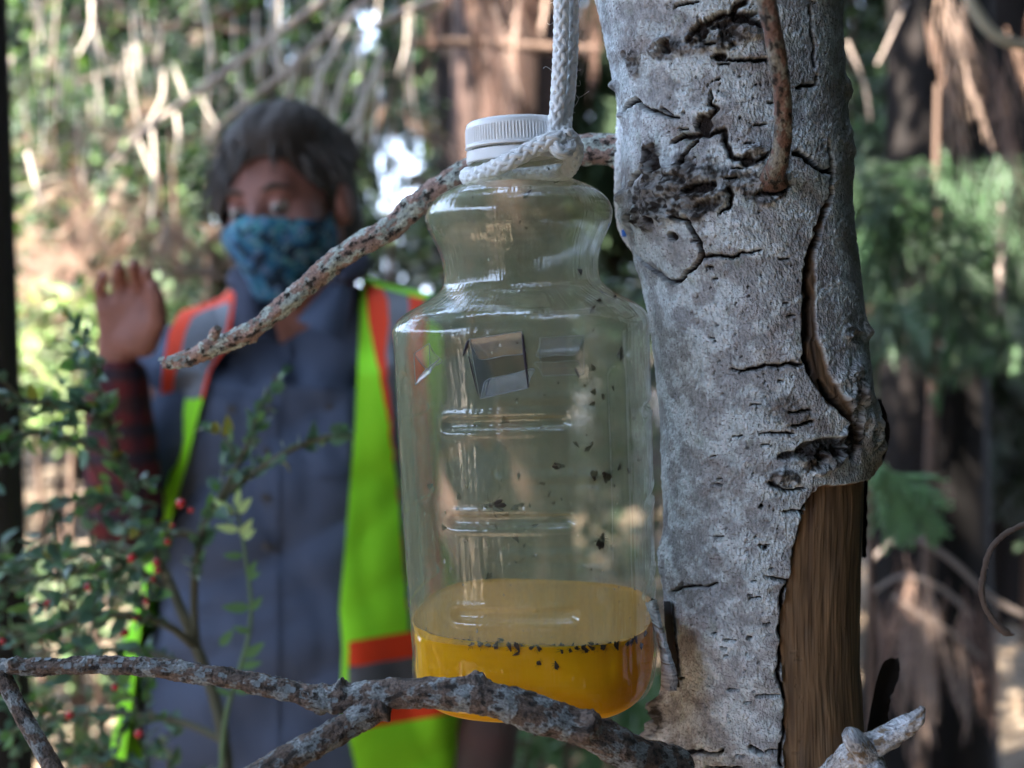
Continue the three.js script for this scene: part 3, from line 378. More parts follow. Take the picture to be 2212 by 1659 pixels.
const barkTex = dataTex(TW, TH, (x, y, o) => {
  const q = y * TW + x, u = x / MM, v = y / MM;                        // millimetres
  const a = fbm(u / 42, v / 55, 1, 4), b = fbm(u / 14, v / 18, 7, 4), c = noise(u / 1.3, v / 2.6, 3), d = noise(u / 0.55, v / 0.9, 11), e = fbm(u / 5, v / 7, 23, 3);
  const w = woodM[q], cr = crustM[q], ck = crackM[q] * (w > 0.9 && y / TH < ySlit ? 0.12 : 1);
  let R = 0.43 + 0.13 * a, G = 0.435 + 0.13 * a, B = 0.44 + 0.13 * a;
  const li = sstep(-0.14, 0.15, fbm(u / 13, v / 12, 41, 4) + 0.35 * fbm(u / 45, v / 50, 43, 2) + 0.10 * b + 0.06 * c) * 0.9;           // pale lichen crust
  R = lerp(R * 0.92, 0.645, li); G = lerp(G * 0.91, 0.70, li); B = lerp(B * 0.93, 0.725, li);
  const br = sstep(0.08, 0.36, fbm(u / 30, v / 20, 61, 4) + 0.25 * e) * 0.65; R = lerp(R, 0.23, br); G = lerp(G, 0.19, br); B = lerp(B, 0.175, br);
  const gr = sstep(0.22, 0.42, fbm(u / 11, v / 16, 81, 3)) * 0.4; R = lerp(R, 0.30, gr); G = lerp(G, 0.36, gr); B = lerp(B, 0.31, gr);
  const m = 1 + 0.6 * e + 0.3 * c + 0.2 * d + 0.35 * b; R *= m; G *= m; B *= m;
  const ph = (x / TW - 0.5) * 2 * PI, mossShade = sstep(0.62, 1.0, ph + 0.35 * b + 0.25 * a) * (0.75 + 0.25 * sstep(-0.2, 0.2, e)); R = lerp(R, 0.17, mossShade * 0.8); G = lerp(G, 0.16, mossShade * 0.8); B = lerp(B, 0.125, mossShade * 0.8);  // darker olive bark, with the shaded right side of the trunk painted in
  const sp = 0.8 * sstep(0.30, 0.5, noise(u / 1.5, v / 1.1, 91) + 0.25 * e) * sstep(-0.2, 0.25, b + 0.12); R *= 1 - 0.6 * sp; G *= 1 - 0.63 * sp; B *= 1 - 0.65 * sp;
  if (cr > 0) { const k = cr * sstep(0.15, -0.25, e + 0.5 * noise(u / 2.2, v / 2.2, 55)); R = lerp(R * (1 - 0.45 * cr), 0.035, k); G = lerp(G * (1 - 0.48 * cr), 0.028, k); B = lerp(B * (1 - 0.5 * cr), 0.024, k); }
  let hh = 0.0009 * a + 0.0007 * b + 0.0005 * e + 0.00022 * c + 0.0003 * li * (0.5 + c) + cr * (0.0008 + 0.0068 * fbm(u / 9, v / 8, 71, 4) + 0.0022 * abs(noise(u / 3, v / 2.4, 72)));
  if (w > 0) {
    const uw = u + 3.5 * fbm(u / 16, v / 30, 77, 2), g = fbm(uw / 3.2, v / 38, 5, 4), g2 = noise(u / 0.8, v / 26, 8), st = sstep(0.05, 0.4, fbm(u / 9, v / 70, 33, 3)), pale = sstep(0.1, 0.35, fbm(u / 6, v / 30, 44, 3));
    const k = (1 + 0.85 * g + 0.35 * g2) * (1 + 0.5 * fbm(u / 20, v / 40, 14, 2)); let r0 = lerp(0.25, 0.085, st) * k, g0 = lerp(0.145, 0.045, st) * k, b0 = lerp(0.075, 0.026, st) * k; r0 = lerp(r0, 0.25, pale * 0.3); g0 = lerp(g0, 0.18, pale * 0.3); b0 = lerp(b0, 0.13, pale * 0.3);
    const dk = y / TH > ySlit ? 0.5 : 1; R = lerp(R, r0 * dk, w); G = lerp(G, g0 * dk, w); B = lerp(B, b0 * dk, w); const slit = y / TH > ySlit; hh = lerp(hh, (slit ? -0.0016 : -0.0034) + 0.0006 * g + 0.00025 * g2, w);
  }
  if (ck > 0) { R = lerp(R, 0.022, ck); G = lerp(G, 0.013, ck); B = lerp(B, 0.010, ck); hh -= 0.004 * ck; }
  hgt[q] = hh; o[0] = clamp(R, 0.008, 0.72); o[1] = clamp(G, 0.006, 0.74); o[2] = clamp(B, 0.005, 0.76);
}, true);
const barkBump = dataTex(1024, 1024, (x, y, o) => { const u = x / 1024, v = y / 1024; o[0] = o[1] = o[2] = clamp(0.5 + 0.3 * tnoise(u, v, 110, 100, 1) + 0.14 * tnoise(u, v, 210, 190, 2) + 0.3 * tnoise(u, v, 50, 40, 7)); });
barkTex.wrapT = THREE.MirroredRepeatWrapping;
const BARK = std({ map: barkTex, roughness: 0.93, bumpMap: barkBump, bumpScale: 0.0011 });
barkBump.repeat.set(3, 3.4);
const tree = thing('pale_bark_tree', 'pale lichen covered tree with cracked bark and a strip of bare brown wood', 'tree', V(0.14, 0, TZ));
{
  const hs = (x, y) => { x = clamp(x, 0, TW - 1.01); y = clamp(y, 0, TH - 1.01); const i = floor(x), j = floor(y), a = x - i, b = y - j, q = j * TW + i; return lerp(lerp(hgt[q], hgt[q + 1], a), lerp(hgt[q + TW], hgt[q + TW + 1], a), b); };
  const NUt = 430, NVt = 690;
  const phiOf = (u) => { const t = u * 2 - 1; return PI * (0.52 * t + 0.48 * t * t * t); };           // denser towards the front
  // parts of the silhouette that stand proud
  const lumps = [[1344, 425, 0.0035, 20], [1330, 187, 0.004, 14], [1340, 250, 0.003, 10], [1866, 712, 0.003, 30], [1826, 190, 0.004, 22], [1880, 925, 0.0045, 62], [1884, 980, 0.005, 34], [1850, 850, 0.003, 70], [1836, 330, 0.002, 60], [1350, 470, 0.0035, 26], [1440, 400, 0.0025, 60], [1430, 1560, 0.006, 45], [1430, 1620, 0.007, 40], [1438, 1510, 0.004, 30], [1430, 1215, 0.003, 60]].map(([x, y, h, s]) => { const [p, Y] = trunkAt(x, y); return [p, Y, h, s * 0.2e-3]; });
  const lump = (phi, Y) => { let s = 0; for (const [p, y, h, w] of lumps) { const d = ((phi - p) * S0) ** 2 + (Y - y) ** 2; if (d < w * w * 9) s += h * Math.exp(-d / (w * w)) * (1 + 0.7 * noise(phi * 12, Y * 160)); } return s; };
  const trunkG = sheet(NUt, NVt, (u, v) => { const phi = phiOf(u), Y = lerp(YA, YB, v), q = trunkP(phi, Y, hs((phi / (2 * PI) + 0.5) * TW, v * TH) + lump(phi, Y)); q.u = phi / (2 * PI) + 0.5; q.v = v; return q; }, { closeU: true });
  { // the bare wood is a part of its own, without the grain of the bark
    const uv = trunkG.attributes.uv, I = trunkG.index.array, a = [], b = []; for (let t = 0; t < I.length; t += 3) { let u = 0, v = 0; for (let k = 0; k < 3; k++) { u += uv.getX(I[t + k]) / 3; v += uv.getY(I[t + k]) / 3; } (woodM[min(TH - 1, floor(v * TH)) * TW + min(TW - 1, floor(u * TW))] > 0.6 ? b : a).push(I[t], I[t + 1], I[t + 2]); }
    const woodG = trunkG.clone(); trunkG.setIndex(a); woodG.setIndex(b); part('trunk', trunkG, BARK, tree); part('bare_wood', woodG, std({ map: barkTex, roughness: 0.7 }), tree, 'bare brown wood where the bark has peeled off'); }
  const rest = (y0, y1) => sheet(60, 60, (u, v) => { const phi = u * 2 * PI - PI, Y = lerp(y0, y1, v), q = trunkP(phi, Y, 0.0015 * fbm(phi * 2, Y * 14, 3, 3)); q.u = u; q.v = (Y - YA) / (YB - YA); return q; }, { closeU: true });
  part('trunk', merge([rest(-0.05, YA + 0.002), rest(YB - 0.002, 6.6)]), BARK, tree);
}
// branches of the tree -------------------------------------------------------
const twigTex = (seed, base, lich, dark) => dataTex(512, 512, (x, y, o) => {
  const u = x / 512, v = y / 512, a = tnoise(u, v, 5, 9, seed), b = tnoise(u, v, 16, 24, seed + 1), c = tnoise(u, v, 44, 60, seed + 2), e = tnoise(u, v, 26, 9, seed + 3), l = sstep(-0.08, 0.22, 0.9 * a + 0.5 * b + 0.2 * c), d = sstep(0.10, 0.42, 0.6 * tnoise(u, v, 9, 12, seed + 5) + 0.5 * b + 0.35 * c);
  const m = 1 + 0.55 * c + 0.4 * e; for (let k = 0; k < 3; k++) o[k] = lerp(lerp(base[k], lich[k], l), dark[k], d) * m;
}, true);
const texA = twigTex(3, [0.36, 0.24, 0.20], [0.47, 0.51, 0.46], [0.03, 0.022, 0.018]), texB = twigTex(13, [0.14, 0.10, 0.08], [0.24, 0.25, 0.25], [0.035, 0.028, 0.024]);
const twigBump = dataTex(512, 512, (x, y, o) => { const u = x / 512, v = y / 512; o[0] = o[1] = o[2] = clamp(0.5 + 0.35 * tnoise(u, v, 18, 40, 4) + 0.3 * tnoise(u, v, 50, 90, 6)); });
for (const t of [texA, texB, twigBump]) t.repeat.set(30, 14);
const TWA = std({ map: texA, roughness: 0.92, bumpMap: twigBump, bumpScale: 0.0008 }), TWB = std({ map: texB, roughness: 0.94, bumpMap: twigBump, bumpScale: 0.0009 });
const rough = (k, amp, lumpy = []) => (a, s, t) => { let h = amp * (0.9 * fbm(cos(a) * 1.4 + k, sin(a) * 1.4, s * 130, 3) + 0.55 * abs(noise(cos(a) * 2.6, sin(a) * 2.6 + k, s * 320))); for (const [lt, la, lh, lw] of lumpy) { const da = Math.atan2(sin(a - la), cos(a - la)); const g = Math.exp(-(((t - lt) / lw) ** 2) - (da / 0.9) ** 2); h += lh * g * (1 + 0.5 * noise(a * 6, s * 700, k)); } return h; };
const crust = (pts, rad, n, seed, size) => {      // scales of lichen and loose bark that stand off a branch
  const r = rng(seed), c = new THREE.CatmullRomCurve3(pts, false, 'centripetal'), gs = [];
  const one = () => sheet(6, 6, (u, v) => { const x = u - 0.5, y = v - 0.5, k = 1 - 0.5 * hypot(x, y); return V(x * k, y * k + 0.1 * noise(u * 5, v * 5, seed + gs.length), 0.22 * (x * x + y * y) + 0.16 * noise(u * 4, v * 4, gs.length)); });
  for (let i = 0; i < n; i++) { const t = r(), p = c.getPoint(t), d = c.getTangent(t), a = r() * 6.28, R = rad(t); const q = V(cos(a), sin(a), 0.3).cross(d).normalize(), b = d.clone().cross(q); const s = size * (0.25 + 0.75 * r() * r()); const m = new THREE.Matrix4().makeBasis(b.clone().multiplyScalar(s), d.clone().multiplyScalar(s * 1.3), q.clone().multiplyScalar(s)); m.setPosition(p.addScaledVector(q, R * 0.98)); gs.push(one().applyMatrix4(m)); }
  return merge(gs);
};
const U = 0.206e-3;
{ // upper branch, passing behind the bottle neck
  const pts = [[352, 788, 0.560], [400, 775, 0.557], [470, 748, 0.553], [545, 712, 0.55], [610, 662, 0.55], [680, 600, 0.55], [760, 540, 0.55], [840, 495, 0.552], [905, 440, 0.554], [965, 398, 0.556], [1040, 358, 0.556], [1140, 336, 0.552], [1250, 324, 0.545], [1345, 325, 0.54], [1400, 330, 0.535]].map((p) => at(...p));
  const k = U * 1.1; part('branch', tube(pts, [7, 17, 18, 18, 19, 21, 23, 24, 24, 26, 28, 30, 31, 34, 38].map((r) => r * k), { seg: 30, step: 0.0011, disp: rough(1, 0.0021, [[0.13, 1.2, 0.003, 0.02], [0.2, 4, 0.002, 0.014], [0.3, 2, 0.002, 0.02], [0.42, 5, 0.002, 0.02], [0.55, 1, 0.0015, 0.02], [0.62, 3, 0.002, 0.014], [0.93, 4, 0.003, 0.02]]) }), TWA, tree, 'upper branch with pale lichen that passes behind the bottle neck');
  const spur = [at(455, 745, 0.553), at(462, 722, 0.548), at(470, 708, 0.545)]; part('spur', tube(spur, [10 * k, 11 * k, 8 * k], { seg: 14, n: 16, disp: rough(4, 0.001) }), TWA, tree);
  part('lichen', crust(pts, (t) => lerp(17, 30, t) * k, 260, 4, 0.0046), std({ color: rgb(0.33, 0.36, 0.32), roughness: 0.95 }), tree).userData.kind = 'stuff';
}
{ // lower branch in front of the bottle foot, with a fork
  const k = U * 0.88;
  const pts = [[-120, 1430, 0.45], [0, 1441, 0.447], [90, 1440, 0.446], [200, 1436, 0.445], [330, 1442, 0.443], [450, 1458, 0.441], [560, 1478, 0.44], [640, 1495, 0.439], [690, 1507, 0.438], [740, 1510, 0.437], [800, 1500, 0.436], [900, 1497, 0.434], [1000, 1502, 0.432], [1100, 1520, 0.431], [1200, 1552, 0.433], [1290, 1590, 0.437], [1370, 1632, 0.445], [1450, 1670, 0.465]].map((p) => at(...p));
  const rad = [15, 15, 16, 17, 18, 19, 20, 21, 27, 26, 28, 31, 33, 34, 34, 36, 42, 60];
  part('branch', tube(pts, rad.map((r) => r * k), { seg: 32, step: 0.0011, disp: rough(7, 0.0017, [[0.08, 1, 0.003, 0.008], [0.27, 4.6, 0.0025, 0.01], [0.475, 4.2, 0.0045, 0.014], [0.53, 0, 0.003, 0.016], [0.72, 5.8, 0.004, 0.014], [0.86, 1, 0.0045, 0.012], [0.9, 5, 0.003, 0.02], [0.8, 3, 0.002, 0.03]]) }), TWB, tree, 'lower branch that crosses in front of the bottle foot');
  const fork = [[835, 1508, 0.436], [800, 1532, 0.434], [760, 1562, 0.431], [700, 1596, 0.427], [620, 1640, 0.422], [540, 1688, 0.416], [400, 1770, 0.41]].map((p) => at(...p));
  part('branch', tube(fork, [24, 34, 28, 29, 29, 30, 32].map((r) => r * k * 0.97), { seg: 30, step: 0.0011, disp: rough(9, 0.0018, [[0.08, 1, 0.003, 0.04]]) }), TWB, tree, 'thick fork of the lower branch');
  const tw = [[2, 1452, 0.446], [20, 1490, 0.444], [55, 1556, 0.44], [95, 1625, 0.436], [150, 1725, 0.43]].map((p) => at(...p));
  part('twig', tube(tw, [17, 17, 17, 18, 19].map((r) => r * k), { seg: 20, step: 0.0015, disp: rough(5, 0.0007) }), TWB, tree);
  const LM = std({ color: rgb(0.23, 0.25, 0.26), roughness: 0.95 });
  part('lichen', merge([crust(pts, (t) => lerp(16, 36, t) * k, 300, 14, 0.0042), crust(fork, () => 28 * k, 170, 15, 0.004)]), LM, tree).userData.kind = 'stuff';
}
{ // short twig growing down out of the trunk front, and the broken stub at the lower right
  const k = U * 0.8;
  part('twig', tube([[1640, -60, 0.395], [1655, 0, 0.4], [1672, 80, 0.407], [1686, 170, 0.417], [1692, 250, 0.428], [1688, 320, 0.44], [1672, 370, 0.452], [1650, 392, 0.466]].map((p) => at(...p)), [20, 20, 20, 20, 20, 22, 27, 38].map((r) => r * k * 0.98), { seg: 26, step: 0.0012, disp: rough(2, 0.0007, [[0.93, 1, 0.003, 0.03]]) }), std({ map: texA, color: rgb(0.5, 0.43, 0.4), roughness: 0.7, bumpMap: twigBump, bumpScale: 0.0006 }), tree, 'curved brown twig in front of the trunk');
  const texW = twigTex(23, [0.46, 0.46, 0.48], [0.62, 0.64, 0.68], [0.22, 0.16, 0.11]); texW.repeat.set(24, 12);
  const WHITE = std({ map: texW, roughness: 0.9, bumpMap: twigBump, bumpScale: 0.001 });
  part('broken_branch', merge([
    tube([[1770, 1700, 0.47], [1818, 1655, 0.455], [1850, 1625, 0.445], [1900, 1602, 0.438], [1950, 1572, 0.434], [1980, 1552, 0.43], [1994, 1528, 0.428]].map((p) => at(...p)), [34, 32, 34, 30, 24, 17, 4].map((r) => r * k), { seg: 24, step: 0.0012, disp: rough(6, 0.0014) }),
    tube([[1880, 1640, 0.44], [1852, 1606, 0.434], [1838, 1590, 0.432], [1826, 1580, 0.432]].map((p) => at(...p)), [30, 26, 22, 12].map((r) => r * k), { seg: 20, step: 0.0012, disp: rough(8, 0.001) }),
    tube([[1870, 1630, 0.44], [1888, 1668, 0.437], [1895, 1700, 0.435]].map((p) => at(...p)), [28, 30, 30].map((r) => r * k), { seg: 20, step: 0.0012, disp: rough(3, 0.0012) })]), WHITE, tree, 'broken stub with peeling white bark at the foot of the bare wood');
  // loose plate of bark beside the bottle and a dark flake on the right
  const plL = smooth([[1300, 1393], [1347, 1410], [1393, 1422], [1443, 1428], [1495, 1426]]), plR = smooth([[1296, 1417], [1363, 1433], [1418, 1450], [1468, 1464], [1495, 1462]]);
  const plate = sheet(26, 60, (u, v) => {
    const y = lerp(1302, 1492, v), xl = plL(y), xr = plR(y), x = lerp(xl, xr, u), d = lerp(0.478, 0.474, u) - 0.003 * sin(u * 3) + 0.006 * sstep(0.75, 1, v);
    const p = at(x + 4 * fbm(v * 9, 1, u > 0.5 ? 3 : 7, 3) * (u > 0.5 ? u * 2 - 1 : 1 - 2 * u), y + (v < 0.05 ? 5 * noise(u * 7, 4) : 0) - 8 * u * (1 - v), d); p.addScaledVector(V(-0.6, 0, 0.8), 0.0006 * fbm(u * 8, v * 30, 2, 3)); const [ph, Y] = [(x - 1397) / 330, p.y]; p.u = 0.3 + ph * 0.16 + 0.02; p.v = (Y - YA) / (YB - YA); return p;
  });
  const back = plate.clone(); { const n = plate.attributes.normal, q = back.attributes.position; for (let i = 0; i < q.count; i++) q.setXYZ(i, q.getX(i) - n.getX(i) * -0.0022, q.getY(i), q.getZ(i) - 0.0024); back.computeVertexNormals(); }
  const texP = twigTex(33, [0.44, 0.43, 0.45], [0.60, 0.645, 0.68], [0.16, 0.13, 0.11]); texP.repeat.set(2.2, 5);
  part('bark_plate', plate, std({ map: texP, roughness: 0.93, bumpMap: barkBump, bumpScale: 0.0009 }), tree, 'loose plate of pale bark that stands off the trunk beside the liquid');
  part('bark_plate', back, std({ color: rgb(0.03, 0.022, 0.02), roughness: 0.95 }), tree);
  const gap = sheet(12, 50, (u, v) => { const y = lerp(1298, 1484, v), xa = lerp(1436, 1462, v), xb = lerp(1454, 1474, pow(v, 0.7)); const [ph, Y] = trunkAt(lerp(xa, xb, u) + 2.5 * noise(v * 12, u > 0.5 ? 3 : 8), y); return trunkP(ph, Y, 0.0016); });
  part('gap_shade', gap, std({ color: rgb(0.014, 0.011, 0.011), roughness: 1 }), tree);  // near-black sheet that paints in the shade behind the loose plate
  const flake = (pts, dd, seed) => sheet(14, 30, (u, v) => { const [x0, y0, x1] = pts(v); const jag = 6 * noise(v * 14, seed, u > 0.5 ? 2 : 5) + 3 * noise(v * 40, seed + 2); return at(lerp(x0, x1, u) + (u > 0.1 ? jag * u : 0), y0 + 5 * noise(u * 6, v * 5, seed), dd + 0.006 * sin(u * 3)); });
  const DARK = std({ color: rgb(0.035, 0.025, 0.019), roughness: 0.95, bumpMap: barkBump, bumpScale: 0.002 });
  part('bark_flake', flake((v) => [lerp(1924, 1870, pow(v, 0.45)), lerp(1422, 1600, v), lerp(1941, 1904, pow(v, 1.6)) + 5 * sin(v * 9)], 0.53, 3), std({ color: rgb(0.075, 0.05, 0.036), roughness: 0.95, bumpMap: barkBump, bumpScale: 0.003 }), tree, 'dark pointed flake of bark on the right of the bare wood');
  part('bark_flake', flake((v) => [1866, lerp(860, 1008, v), lerp(1902, 1922, sin(v * 3.1))], 0.525, 9), std({ color: rgb(0.05, 0.038, 0.03), roughness: 0.95, bumpMap: barkBump, bumpScale: 0.002 }), tree, 'dark crumbling bark edge on the right of the knot');
  part('bark_flake', flake((v) => [1862, lerp(1015, 1205, v), lerp(1876, 1871, v)], 0.522, 19), DARK, tree);
}

// ---------------------------------------------------------------- the person
// naive surface nets over a signed distance field
function nets(sdf, lo, hi, c, color) {
  const nx = Math.ceil((hi.x - lo.x) / c) + 1, ny = Math.ceil((hi.y - lo.y) / c) + 1, nz = Math.ceil((hi.z - lo.z) / c) + 1, f = new Float32Array(nx * ny * nz), id = new Int32Array(nx * ny * nz).fill(-1), pos = [], idx = [];
  const at3 = (i, j, k) => (k * ny + j) * nx + i;
  for (let k = 0; k < nz; k++) for (let j = 0; j < ny; j++) for (let i = 0; i < nx; i++) f[at3(i, j, k)] = sdf(lo.x + i * c, lo.y + j * c, lo.z + k * c);
  for (let k = 0; k < nz - 1; k++) for (let j = 0; j < ny - 1; j++) for (let i = 0; i < nx - 1; i++) {
    let n = 0, x = 0, y = 0, z = 0, neg = 0; const v = [];
    for (let q = 0; q < 8; q++) { v[q] = f[at3(i + (q & 1), j + (q >> 1 & 1), k + (q >> 2))]; if (v[q] < 0) neg++; }
    if (!neg || neg === 8) continue;
    for (let a = 0; a < 8; a++) for (let d = 1; d < 8; d <<= 1) { if (a & d) continue; const b = a | d; if ((v[a] < 0) === (v[b] < 0)) continue; const t = v[a] / (v[a] - v[b]); x += (a & 1) + (d === 1 ? t : 0); y += (a >> 1 & 1) + (d === 2 ? t : 0); z += (a >> 2) + (d === 4 ? t : 0); n++; }
    id[at3(i, j, k)] = pos.length / 3; pos.push(lo.x + (i + x / n) * c, lo.y + (j + y / n) * c, lo.z + (k + z / n) * c);
  }
  const quad = (a, b, d, e, flip) => { if (a < 0 || b < 0 || d < 0 || e < 0) return; flip ? idx.push(a, d, b, a, e, d) : idx.push(a, b, d, a, d, e); };
  for (let k = 1; k < nz - 1; k++) for (let j = 1; j < ny - 1; j++) for (let i = 1; i < nx - 1; i++) {
    const s = f[at3(i, j, k)] < 0;
    if (s !== (f[at3(i + 1, j, k)] < 0)) quad(id[at3(i, j - 1, k - 1)], id[at3(i, j, k - 1)], id[at3(i, j, k)], id[at3(i, j - 1, k)], !s);
    if (s !== (f[at3(i, j + 1, k)] < 0)) quad(id[at3(i - 1, j, k - 1)], id[at3(i - 1, j, k)], id[at3(i, j, k)], id[at3(i, j, k - 1)], !s);
    if (s !== (f[at3(i, j, k + 1)] < 0)) quad(id[at3(i - 1, j - 1, k)], id[at3(i, j - 1, k)], id[at3(i, j, k)], id[at3(i - 1, j, k)], !s);
  }
  let cols; if (color) { cols = []; for (let q = 0; q < pos.length; q += 3) cols.push(...color(pos[q], pos[q + 1], pos[q + 2])); }
  return geom(pos, idx, null, cols);
}
// the part of a geometry where fn(p) > 0, cut exactly
function clip(g, fn) {
  const P = g.attributes.position, N = g.attributes.normal, C = g.attributes.color, I = g.index, op = [], on = [], oc = [], q = V(0, 0, 0);
  const vert = (i) => ({ p: [P.getX(i), P.getY(i), P.getZ(i)], n: [N.getX(i), N.getY(i), N.getZ(i)], c: C ? [C.getX(i), C.getY(i), C.getZ(i)] : null, f: fs[i] });
  const fs = new Float32Array(P.count); for (let i = 0; i < P.count; i++) fs[i] = fn(q.set(P.getX(i), P.getY(i), P.getZ(i)));
  const mix = (a, b) => { const t = a.f / (a.f - b.f), L = (u, v) => u.map((x, i) => lerp(x, v[i], t)); return { p: L(a.p, b.p), n: L(a.n, b.n), c: a.c && L(a.c, b.c), f: 0 }; };
  const n = I ? I.count : P.count;
  for (let t = 0; t < n; t += 3) {
    const v = [0, 1, 2].map((k) => vert(I ? I.getX(t + k) : t + k)), out = [];
    for (let k = 0; k < 3; k++) { const a = v[k], b = v[(k + 1) % 3]; if (a.f > 0) out.push(a); if ((a.f > 0) !== (b.f > 0)) out.push(mix(a, b)); }
    for (let k = 2; k < out.length; k++) for (const w of [out[0], out[k - 1], out[k]]) { op.push(...w.p); on.push(...w.n); if (w.c) oc.push(...w.c); }
  }
  const o = new THREE.BufferGeometry(); o.setAttribute('position', new THREE.BufferAttribute(new Float32Array(op), 3)); o.setAttribute('normal', new THREE.BufferAttribute(new Float32Array(on), 3)); if (C) o.setAttribute('color', new THREE.BufferAttribute(new Float32Array(oc), 3)); return o;
}
const smin = (a, b, k) => { const h = max(k - abs(a - b), 0) / k; return min(a, b) - h * h * k * 0.25; };
const cap = (x, y, z, a, b, r1, r2 = r1) => { const bx = b.x - a.x, by = b.y - a.y, bz = b.z - a.z, px = x - a.x, py = y - a.y, pz = z - a.z, h = clamp((px * bx + py * by + pz * bz) / (bx * bx + by * by + bz * bz)); return sqrt((px - bx * h) ** 2 + (py - by * h) ** 2 + (pz - bz * h) ** 2) - lerp(r1, r2, h); };
const ell = (x, y, z, c, r) => { const k0 = sqrt(((x - c[0]) / r[0]) ** 2 + ((y - c[1]) / r[1]) ** 2 + ((z - c[2]) / r[2]) ** 2), k1 = sqrt(((x - c[0]) / r[0] ** 2) ** 2 + ((y - c[1]) / r[1] ** 2) ** 2 + ((z - c[2]) / r[2] ** 2) ** 2); return k0 * (k0 - 1) / max(k1, 1e-6); };
const MP = V((640 - CX) / FPX * 1.45, 0, -1.45);
const person = thing('person', 'person in blue face mask and open lime safety vest raising one hand behind the bottle', 'person', MP); person.userData.local = true;
const mp = (px, py, d) => at(px, py, d).sub(MP), pj = (p) => proj(p.clone().add(MP));
// head in its own frame, then turned and put on the neck
const HC = mp(622, 439, 1.425), HR = new THREE.Euler(0.16, -0.33, 0.115, 'ZYX'), HM = new THREE.Matrix4().compose(HC, new THREE.Quaternion().setFromEuler(HR), V(0.9, 0.92, 0.9));
const headSDF = (x, y, z) => {
  let d = ell(x, y, z, [0, 0.035, -0.016], [0.077, 0.086, 0.099]);
  d = smin(d, ell(x, y, z, [0, -0.04, 0.02], [0.061, 0.078, 0.07]), 0.04);
  d = smin(d, hypot(x, y + 0.097, z - 0.06) - 0.02, 0.03);
  d = smin(d, cap(x, y, z, V(-0.032, 0.022, 0.072), V(0.032, 0.022, 0.072), 0.013), 0.018);
  for (const s of [-1, 1]) { d = smin(d, hypot(x - s * 0.042, y + 0.03, z - 0.058) - 0.026, 0.02); d = -smin(-d, hypot(x - s * 0.031, y - 0.002, z - 0.095) - 0.014, 0.012); d = smin(d, ell(x, y, z, [s * 0.08, -0.008, -0.012], [0.011, 0.033, 0.019]), 0.01); }
  d = smin(d, cap(x, y, z, V(0, 0.006, 0.086), V(0, -0.03, 0.108), 0.009, 0.014), 0.014);
  return smin(d, cap(x, y, z, V(0, -0.05, -0.025), V(0, -0.19, -0.03), 0.058, 0.062), 0.03);
};
const skin = rgb(0.31, 0.135, 0.105);
const put = (g) => g.applyMatrix4(HM);
const W0 = mp(250, 792, 1.305);                       // wrist of the raised hand
const handSDF = (() => {
  const J = (x, y, d) => mp(x, y, d), K = [[318, 664], [291, 652], [260, 652], [228, 666]].map(([x, y]) => J(x, y, 1.275));
  const F = [[K[0], J(328, 622, 1.262), J(316, 590, 1.238)], [K[1], J(297, 604, 1.264), J(288, 574, 1.236)], [K[2], J(258, 602, 1.264), J(256, 576, 1.238)], [K[3], J(214, 626, 1.266), J(224, 596, 1.245)]], T = [J(312, 742, 1.285), J(340, 690, 1.26), J(338, 645, 1.247), J(332, 622, 1.243)];
  return (x, y, z) => {
    let d = 9; for (let i = 0; i < 4; i++) d = smin(d, cap(x, y, z, W0, K[i], 0.0148, 0.0108), 0.014);
    d = smin(d, cap(x, y, z, J(290, 735, 1.282), J(312, 690, 1.272), 0.017, 0.012), 0.012);
    let f = 9; F.forEach((q, i) => { const r = [0.0078, 0.0082, 0.0078, 0.0068][i]; f = min(f, smin(cap(x, y, z, q[0], q[1], r * 1.1, r), cap(x, y, z, q[1], q[2], r, r * 0.85), 0.004)); });
    d = smin(d, f, 0.007);
    return smin(d, min(cap(x, y, z, T[0], T[1], 0.0155, 0.0115), cap(x, y, z, T[1], T[2], 0.011, 0.0095), cap(x, y, z, T[2], T[3], 0.0095, 0.008)), 0.009);
  };
})();
const SHL = V(-0.172, 1.415, 0.0), SHR = V(0.178, 1.452, -0.01), ELB = mp(272, 1110, 1.31), ELR = V(0.262, 1.175, -0.02), WRR = mp(1035, 1690, 1.42);
const wTab = smooth([[0.85, 0.212], [0.95, 0.214], [1.04, 0.208], [1.14, 0.192], [1.22, 0.178], [1.32, 0.176], [1.42, 0.165]]), dTab = smooth([[0.85, 0.135], [0.98, 0.18], [1.1, 0.172], [1.25, 0.14], [1.36, 0.112], [1.44, 0.085]]);
const torso = (x, y, z) => {
  const cx = lerp(-0.004, 0.0, clamp((y - 0.9) / 0.5)), a = wTab(y), b = dTab(y), k = pow(pow(abs((x - cx) / a), 2.4) + pow(abs((z + 0.0) / b), 2.4), 1 / 2.4), r = (k - 1) * min(a, b);
  let d = max(r, y - 1.40, 0.86 - y);
  d = smin(d, cap(x, y, z, V(-0.15, 1.405, -0.005), V(0.155, 1.44, -0.012), 0.062), 0.06);
  d = smin(d, cap(x, y, z, V(-0.09, 1.44, -0.02), V(-0.03, 1.50, -0.03), 0.04), 0.05); d = smin(d, cap(x, y, z, V(0.09, 1.465, -0.02), V(0.035, 1.515, -0.03), 0.04), 0.05);
  return d;
};
const folds = (x, y, z) => 0.016 * fbm(x * 7 + 3 * y, y * 4 - x * 5, z * 4, 3) + 0.011 * pow(1 - abs(noise(x * 11 + y * 7, y * 5 - x * 6, 5)), 3) + 0.014 * pow(1 - abs(noise(x * 4 - y * 9, y * 3, 15)), 4);
